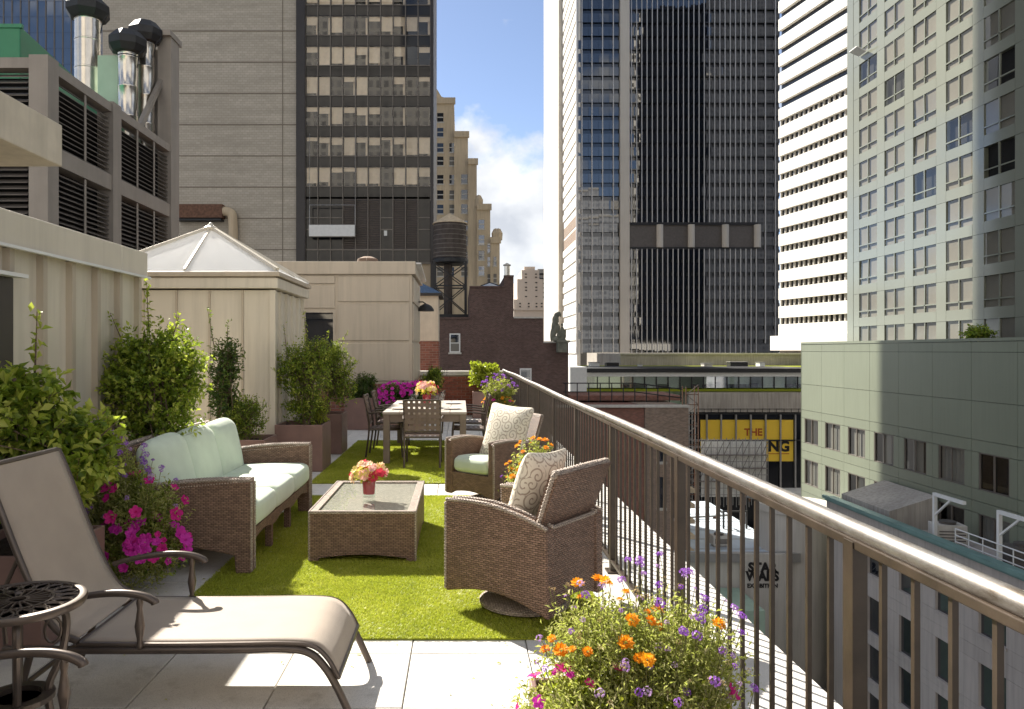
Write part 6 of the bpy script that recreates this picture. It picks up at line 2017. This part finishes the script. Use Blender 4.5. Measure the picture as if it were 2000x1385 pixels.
for a, b in zip(ub[:-1], ub[1:]):
    MB().box(X_(a, D) + .1, X_(b, D) - .1, D + .25, D + .36, Z_(858.5, D), Z_(820, D)).build('sheet', M['yellow'], bd, world=True)
    MB().box(X_(a, D) + .1, X_(b, D) - .1, D + .25, D + .36, Z_(901, D), Z_(862, D)).build('sheet', M['yellow'], bd, world=True)
text('lettering', 'THE', 1.55, M['red_ink'], bd, (X_(1455, D), D + .24, Z_(850.5, D)), bold=.05, sx=.98)
text('lettering', 'NG', 2.15, M['ink'], bd, (X_(1501.5, D), D + .24, Z_(881, D)), bold=.10, sx=1.02)
MB().box(X_(1502, D), X_(1543, D), D + .235, D + .25, Z_(887, D), Z_(885.5, D)).build('underline', M['red_ink'], bd, world=True)
# scaffold with white netting in front
D = 108.0
sf = thing('scaffold', 'grey tube scaffold with white sheeting in front of the theatre', 'scaffold', (X_(1425, D), D, Z_(990, D)))
u0, u1 = 1352, 1500
for lay, y in ((0, D), (1, D + 1.4)):
    for k in range(13):
        u = u0 + (u1 - u0) * k / 12
        MB().tube([(X_(u, D), y, Z_(990, D)), (X_(u, D), y, Z_(857 if k > 1 else 770, D))], .06, 5).build('standard', M['gal'], sf, world=True)
    for v in (861, 874, 888, 901, 914, 927, 940, 953, 966):
        MB().tube([(X_(u0, D), y, Z_(v, D)), (X_(u1, D), y, Z_(v, D))], .05, 5).build('ledger', M['gal'], sf, world=True)
for k in range(0, 12):
    ua, ub_ = u0 + (u1 - u0) * k / 12, u0 + (u1 - u0) * (k + 1) / 12
    for v in (888, 914, 940):
        if (k + v) % 3:
            MB().tube([(X_(ua, D), D - .05, Z_(v, D)), (X_(ub_, D), D - .05, Z_(v - 26, D))], .04, 4).build('brace', M['mull_light'], sf, world=True)
m = MB()
nn = 60
for k in range(nn):
    ua, ub_ = u0 + 20 + (u1 - u0 - 20) * k / nn, u0 + 20 + (u1 - u0 - 20) * (k + 1) / nn
    m.poly([(X_(ua, D), D + .7 + .12 * (k % 2), Z_(972, D)), (X_(ub_, D), D + .7 + .12 * ((k + 1) % 2), Z_(972, D)), (X_(ub_, D), D + .7 + .12 * ((k + 1) % 2), Z_(862, D)), (X_(ua, D), D + .7 + .12 * (k % 2), Z_(862, D))])
m.build('sheeting', M['white_paint'], sf, world=True, fix=False)
for v in (888, 914, 940):
    MB().box(X_(u0, D), X_(u1, D), D + .1, D + .65, Z_(v, D) - .1, Z_(v, D) - .02).build('deck', M['rust'], sf, world=True)
lt = thing('lattice_mast', 'rusty lattice mast at the corner of the brick building', 'mast', (X_(1352, 100), 100, GZ))
Dm = 100.0
for dx in (-.8, .8):
    for dy in (0, 1.6):
        MB().tube([(X_(1352, Dm) + dx, Dm + dy, Z_(990, Dm)), (X_(1352, Dm) + dx, Dm + dy, Z_(755, Dm))], .07, 5).build('chord', M['rust'], lt, world=True)
z = Z_(985, Dm)
k = 0
while z < Z_(765, Dm):
    x0, x1 = X_(1352, Dm) - .8, X_(1352, Dm) + .8
    MB().tube([(x0, Dm, z), (x1, Dm, z + 1.3)] if k % 2 else [(x1, Dm, z), (x0, Dm, z + 1.3)], .05, 4).build('lacing', M['mull_light'], lt, world=True)
    MB().tube([(x0, Dm, z), (x1, Dm, z)], .05, 4).build('lacing', M['rust'], lt, world=True)
    z += 1.3; k += 1
# brick building beyond the ledge with a roof guard rail
D = 60.0
b2 = thing('brick_building', 'sooty red brick building with a dark roof railing just beyond the terrace', 'building', (X_(1230, D), D, GZ))
MB().box(X_(1040, D), X_(1258, D), D, D + 12, GZ, Z_(794, D)).build('red_wall', M['brick_red'], b2, world=True)
MB().box(X_(1258, D) + .02, X_(1343, D), D - .25, D + 12, GZ, Z_(793, D)).build('patched_wall', M['brick_brown'], b2, world=True)
MB().box(X_(1040, D), X_(1345, D), D - .35, D + .3, Z_(795, D), Z_(790.5, D)).build('coping', M['conc_light'], b2, world=True)
MB().box(X_(1040, D + 5), X_(1330, D + 5), D + 5, D + 11, Z_(790, D), Z_(772, D + 5)).build('rear_parapet', M['brick_red'], b2, world=True)
for u, v0, v1 in ((1290, 850, 900), (1290, 930, 990), (1322, 960, 1010)):
    w = MB().box(X_(u - 8, D), X_(u + 8, D), D - .30, D - .24, Z_(v1, D), Z_(v0, D)).build('window', M['tower_glass'], b2, world=True)
    MB().box(X_(u - 10, D), X_(u + 10, D), D - .42, D - .24, Z_(v1, D) - .2, Z_(v1, D)).build('window_sill', M['conc_light'], b2, world=True)
for k in range(5):
    x = X_(1335, D) + .25
    MB().box(x, x + .5, D - .5, D + 4, Z_(960 + 30 * k, D), Z_(952 + 30 * k, D)).build('quoin', M['deco_stone'], b2, world=True)
rr = thing('roof_guard_rail', 'black pipe guard rail on the roof of the sooty brick building', 'guard rail', (X_(1200, D), D + 3, Z_(775, D)))
zb_ = Z_(790, D)
def gz(u): return 748 if u < 1240 else 748 + (u - 1240) * .13
us = [1105 + 22.5 * k for k in range(11)]
for u in us:
    MB().tube([(X_(u, D + 3), D + 3, zb_), (X_(u, D + 3), D + 3, Z_(gz(u), D + 3))], .05, 5).build('post', M['black'], rr, world=True)
for dv_ in (0, 17):
    MB().tube([(X_(1100, D + 3), D + 3, Z_(748 + dv_, D + 3)), (X_(1240, D + 3), D + 3, Z_(748 + dv_, D + 3)), (X_(1332, D + 3), D + 3, Z_(760 + dv_, D + 3))], .045, 5).build('rail', M['black'], rr, world=True)
# pale roof below with frames, exhibition banner wall
RZ_ = -14.0
lr = thing('low_roof_building', 'low hall with a pale blue roof seen between the balusters', 'building', (19, 65, GZ))
MB().box(9.5, 25.4, 58, 79, GZ, RZ_).build('hall', M['conc_light'], lr, world=True)
MB().box(9.4, 25.45, 57.9, 79.1, RZ_ + .004, RZ_ + .06).build('roof_membrane', M['blue_roof'], lr, world=True)
for a in range(6):
    MB().box(9.5, 25.4, 60 + 3.2 * a, 60.08 + 3.2 * a, RZ_ + .06, RZ_ + .09).build('roof_seam', M['gal'], lr, world=True)
MB().box(9.4, 25.5, 57.6, 58.2, RZ_ - .3, RZ_ + .35).build('parapet', M['gal'], lr, world=True)
MB().box(9.6, 20.8, 52.5, 57.6, GZ, RZ_ - 2.2).build('teal_annex', M['mint'], lr, world=True)
for i, (u, v) in enumerate(((1430, 1030), (1485, 1000), (1560, 1045), (1475, 985))):
    Yq = 1500 * (EYE - RZ_) / (v - 684)
    s_ = thing('roof_frame', ['dark steel trestle frame on the left of the pale blue roof', 'dark steel trestle frame in the middle of the pale blue roof', 'rusty steel frame at the right edge of the pale blue roof', 'rusty roof hatch frame at the back of the pale blue roof'][i], 'steel frame', (X_(u, Yq), Yq, RZ_ + .06), R(20 * i), 'steel frames on the pale roof')
    for a in (-1, 1):
        for b in (-.7, .7): MB().box(a - .07, a + .07, b - .07, b + .07, 0, 1.3).build('leg', M['black'] if i < 2 else M['rust'], s_)
        MB().box(a - .07, a + .07, -.77, .77, 1.3, 1.45).build('head_beam', M['black'] if i < 2 else M['rust'], s_)
    MB().box(-1.07, 1.07, -.77, -.63, 1.45, 1.58).build('cross_beam', M['black'] if i < 2 else M['rust'], s_)
bn = thing('exhibition_banner', 'pale grey banner wall reading STAR WARS EXHIBITION below the railing', 'banner', (X_(1492, 57), 57, GZ))
Yb = 57.2
MB().box(X_(1452, Yb), X_(1536, Yb), Yb, Yb + .4, GZ, Z_(1082, Yb)).build('panel', M['conc_light'], bn, world=True)
text('lettering', 'STAR', .95, M['ink'], bn, (X_(1489, Yb), Yb - .03, Z_(1116, Yb)), bold=.05, sx=.95, align='CENTER')
text('lettering', 'WARS', .95, M['ink'], bn, (X_(1489, Yb), Yb - .03, Z_(1133, Yb)), bold=.05, sx=.92, align='CENTER')
text('lettering', 'EXHIBITION', .42, M['ink'], bn, (X_(1489, Yb), Yb - .03, Z_(1147, Yb)), bold=.015, sx=1.0, align='CENTER')
# ------------------------------------------------------------------ unseen street wall behind the camera, added for bounced light and glass reflections
def gridmat(name, wall, glass, w, h):
    t = NT(name)
    br = t.new('ShaderNodeTexBrick'); br.offset = 0
    br.inputs['Scale'].default_value = 1; br.inputs['Brick Width'].default_value = w; br.inputs['Row Height'].default_value = h
    br.inputs['Mortar Size'].default_value = w * .22; br.inputs['Mortar Smooth'].default_value = 0
    br.inputs['Color1'].default_value = (*glass, 1); br.inputs['Color2'].default_value = (*sc3(glass, 1.8), 1); br.inputs['Mortar'].default_value = (*wall, 1)
    t.l.new(t.coord('UV'), br.inputs['Vector'])
    t.base(br.outputs['Color']); t.set(rough=.8, spec=.2)
    return t.m
M['rear_buff'] = gridmat('buff_brick_far_facade', (.58, .55, .50), (.27, .26, .25), 2.6, 3.4)
M['rear_grey'] = gridmat('grey_stone_far_facade', (.42, .43, .45), (.19, .20, .22), 3.2, 3.6)
M['rear_dark'] = gridmat('brown_brick_far_facade', (.12, .125, .14), (.05, .055, .065), 2.4, 3.3)
def rear(label, mat, tiers):
    x0, x1, y, z = tiers[0]
    r = thing('rear_high_rise', label, 'building', ((x0 + x1) / 2, y - 15, GZ))
    for (a, b, yy, zt) in tiers:
        MB().box(a, b, yy - 30, yy, GZ, zt).build('tier', mat, r, world=True)
        MB().box(a - .4, b + .4, yy - 30.4, yy + .4, zt, zt + 1.2).build('cornice', M['conc_light'], r, world=True)
rear('grey stone high rise across the street, mirrored low in the black skyscraper', M['rear_grey'], [(62, 112, -80, 92), (70, 104, -82, 108)])
rear('stepped buff brick high rise mirrored in the middle of the black skyscraper', M['rear_buff'], [(114, 150, -80, 112), (124, 150, -81, 140), (134, 148, -83, 156)])
rear('dark brown high rise mirrored at the right of the black skyscraper', M['rear_dark'], [(151, 178, -80, 190), (178.5, 235, -79, 255)])
rear('unseen buff brick apartment block added behind the terrace for bounced light, mirrored in the bronze glass', M['rear_buff'], [(-70, -8, -75, 95), (-60, -20, -77, 118)])
rear('unseen grey low block added across the street behind the terrace', M['rear_grey'], [(-6, 60, -85, 62)])
# ------------------------------------------------------------------ roof clutter below the railing
def roofbox(name, label, cat, x, y, z, w, d, h, mat, fan=False, grp='roof plant on the low roofs'):
    r = thing(name, label, cat, (x, y, z), R((x * 37 + y * 13) % 20 - 10), grp)
    MB().box(-w / 2, w / 2, -d / 2, d / 2, .15, h).build('casing', M[mat], r, bevel=.03)
    MB().box(-w / 2 + .1, w / 2 - .1, -d / 2 + .1, d / 2 - .1, 0, .15).build('curb', M['gal'], r)
    for k in range(4):
        zz = .3 + (h - .5) * k / 4
        MB().box(-w / 2 + .1, w / 2 - .1, -d / 2 - .03, -d / 2, zz, zz + .06).build('louver', M['louver'], r)
    if fan:
        MB().lathe([(min(w, d) * .36, h), (min(w, d) * .38, h + .15), (min(w, d) * .34, h + .16), (.05, h + .1)], (0, 0, 0), 16).build('fan_cowl', M['louver'], r, smooth=True)
roofbox('air_handler', 'grey air handler at the left of the pale blue roof', 'roof unit', 12.5, 66, RZ_ + .06, 2.2, 1.5, 1.4, 'gal', True)
roofbox('air_handler', 'white air handler at the back of the pale blue roof', 'roof unit', 17.0, 74, RZ_ + .06, 2.8, 1.6, 1.5, 'white_paint', True)
roofbox('air_handler', 'small pale condenser at the front of the pale blue roof', 'roof unit', 20.5, 61, RZ_ + .06, 1.2, 1.0, .9, 'conc_light', True)
roofbox('air_handler', 'pale condenser on the limestone roof beside the copper cornice', 'roof unit', 28.2, 44.5, zc - .9, 1.6, 1.2, 1.2, 'conc_light', True)
roofbox('air_handler', 'dark condenser on the limestone roof behind the far davit', 'roof unit', 28.6, 39.0, zc - .9, 1.8, 1.2, 1.3, 'louver', True)
pr_ = thing('roof_pipe', 'long grey conduit running across the pale blue roof', 'pipe', (16, 68, RZ_ + .06))
MB().tube([(10, 63, RZ_ + .25), (18, 64.5, RZ_ + .25), (18.6, 70, RZ_ + .25), (25, 71.5, RZ_ + .25)], .09, 6).build('conduit', M['gal'], pr_, world=True)
for x_, y_ in ((12, 63.4), (15, 63.9), (18.2, 67), (21, 70.5), (23.5, 71.1)):
    MB().box(x_ - .15, x_ + .15, y_ - .1, y_ + .1, RZ_ + .06, RZ_ + .18).build('sleeper', M['rust'], pr_, world=True)
lc = thing('roof_conduit', 'thin white conduit along the limestone roof behind the cornice', 'pipe', (27.2, 40, zc - .9))
MB().tube([(26.9, 53, zc - .75), (26.9, 38, zc - .75), (28.8, 36.5, zc - .75), (28.8, 26, zc - .75)], .06, 6).build('conduit', M['white_paint'], lc, world=True)

# ------------------------------------------------------------------ fallen leaves and petals
rs = np.random.RandomState(77)
n = 170
fx = np.concatenate([rs.uniform(-1.7, .95, 70), rs.normal(-1.75, .22, 50), rs.normal(.35, .25, 50)])
fy = np.concatenate([rs.uniform(3.3, 9.1, 70), rs.normal(4.75, .35, 50), rs.normal(3.35, .3, 50)])
onl = (fx > -1.74) & (fx < .86) & (fy > 4.24) & (fy < 8.39)
pos = np.stack([fx, fy, np.where(onl, .028, .004)], 1)
dr = np.stack([rs.normal(size=n), rs.normal(size=n), rs.uniform(-.02, .15, n)], 1)
nr = np.stack([rs.normal(size=n) * .25, rs.normal(size=n) * .25, np.ones(n)], 1)
me = leaves_mesh('fallen_leaves', pos, dr, nr, rs.uniform(.012, .034, n), rs.uniform(.006, .018, n), rs.uniform(.3, 1, n), M['leaf_pale'])
o = link('fallen_leaves', me)
tag(o, 'scattered dry leaves and petals on the pavers and turf', 'leaves', kind='stuff')

# shrub on the roof of the sage wing
shrub('roof_shrub', 'small green shrub on the roof edge of the sage panelled wing', (31.2, Yu(1912, 31.2), zt_ - .1),
      [((0, 0, .5), (.9, 1.0, .45)), ((.2, .5, .6), (.6, .7, .4))], 160, .22, .12, M['leaf'], 61, per=7, tw=.5, trunk=.05)
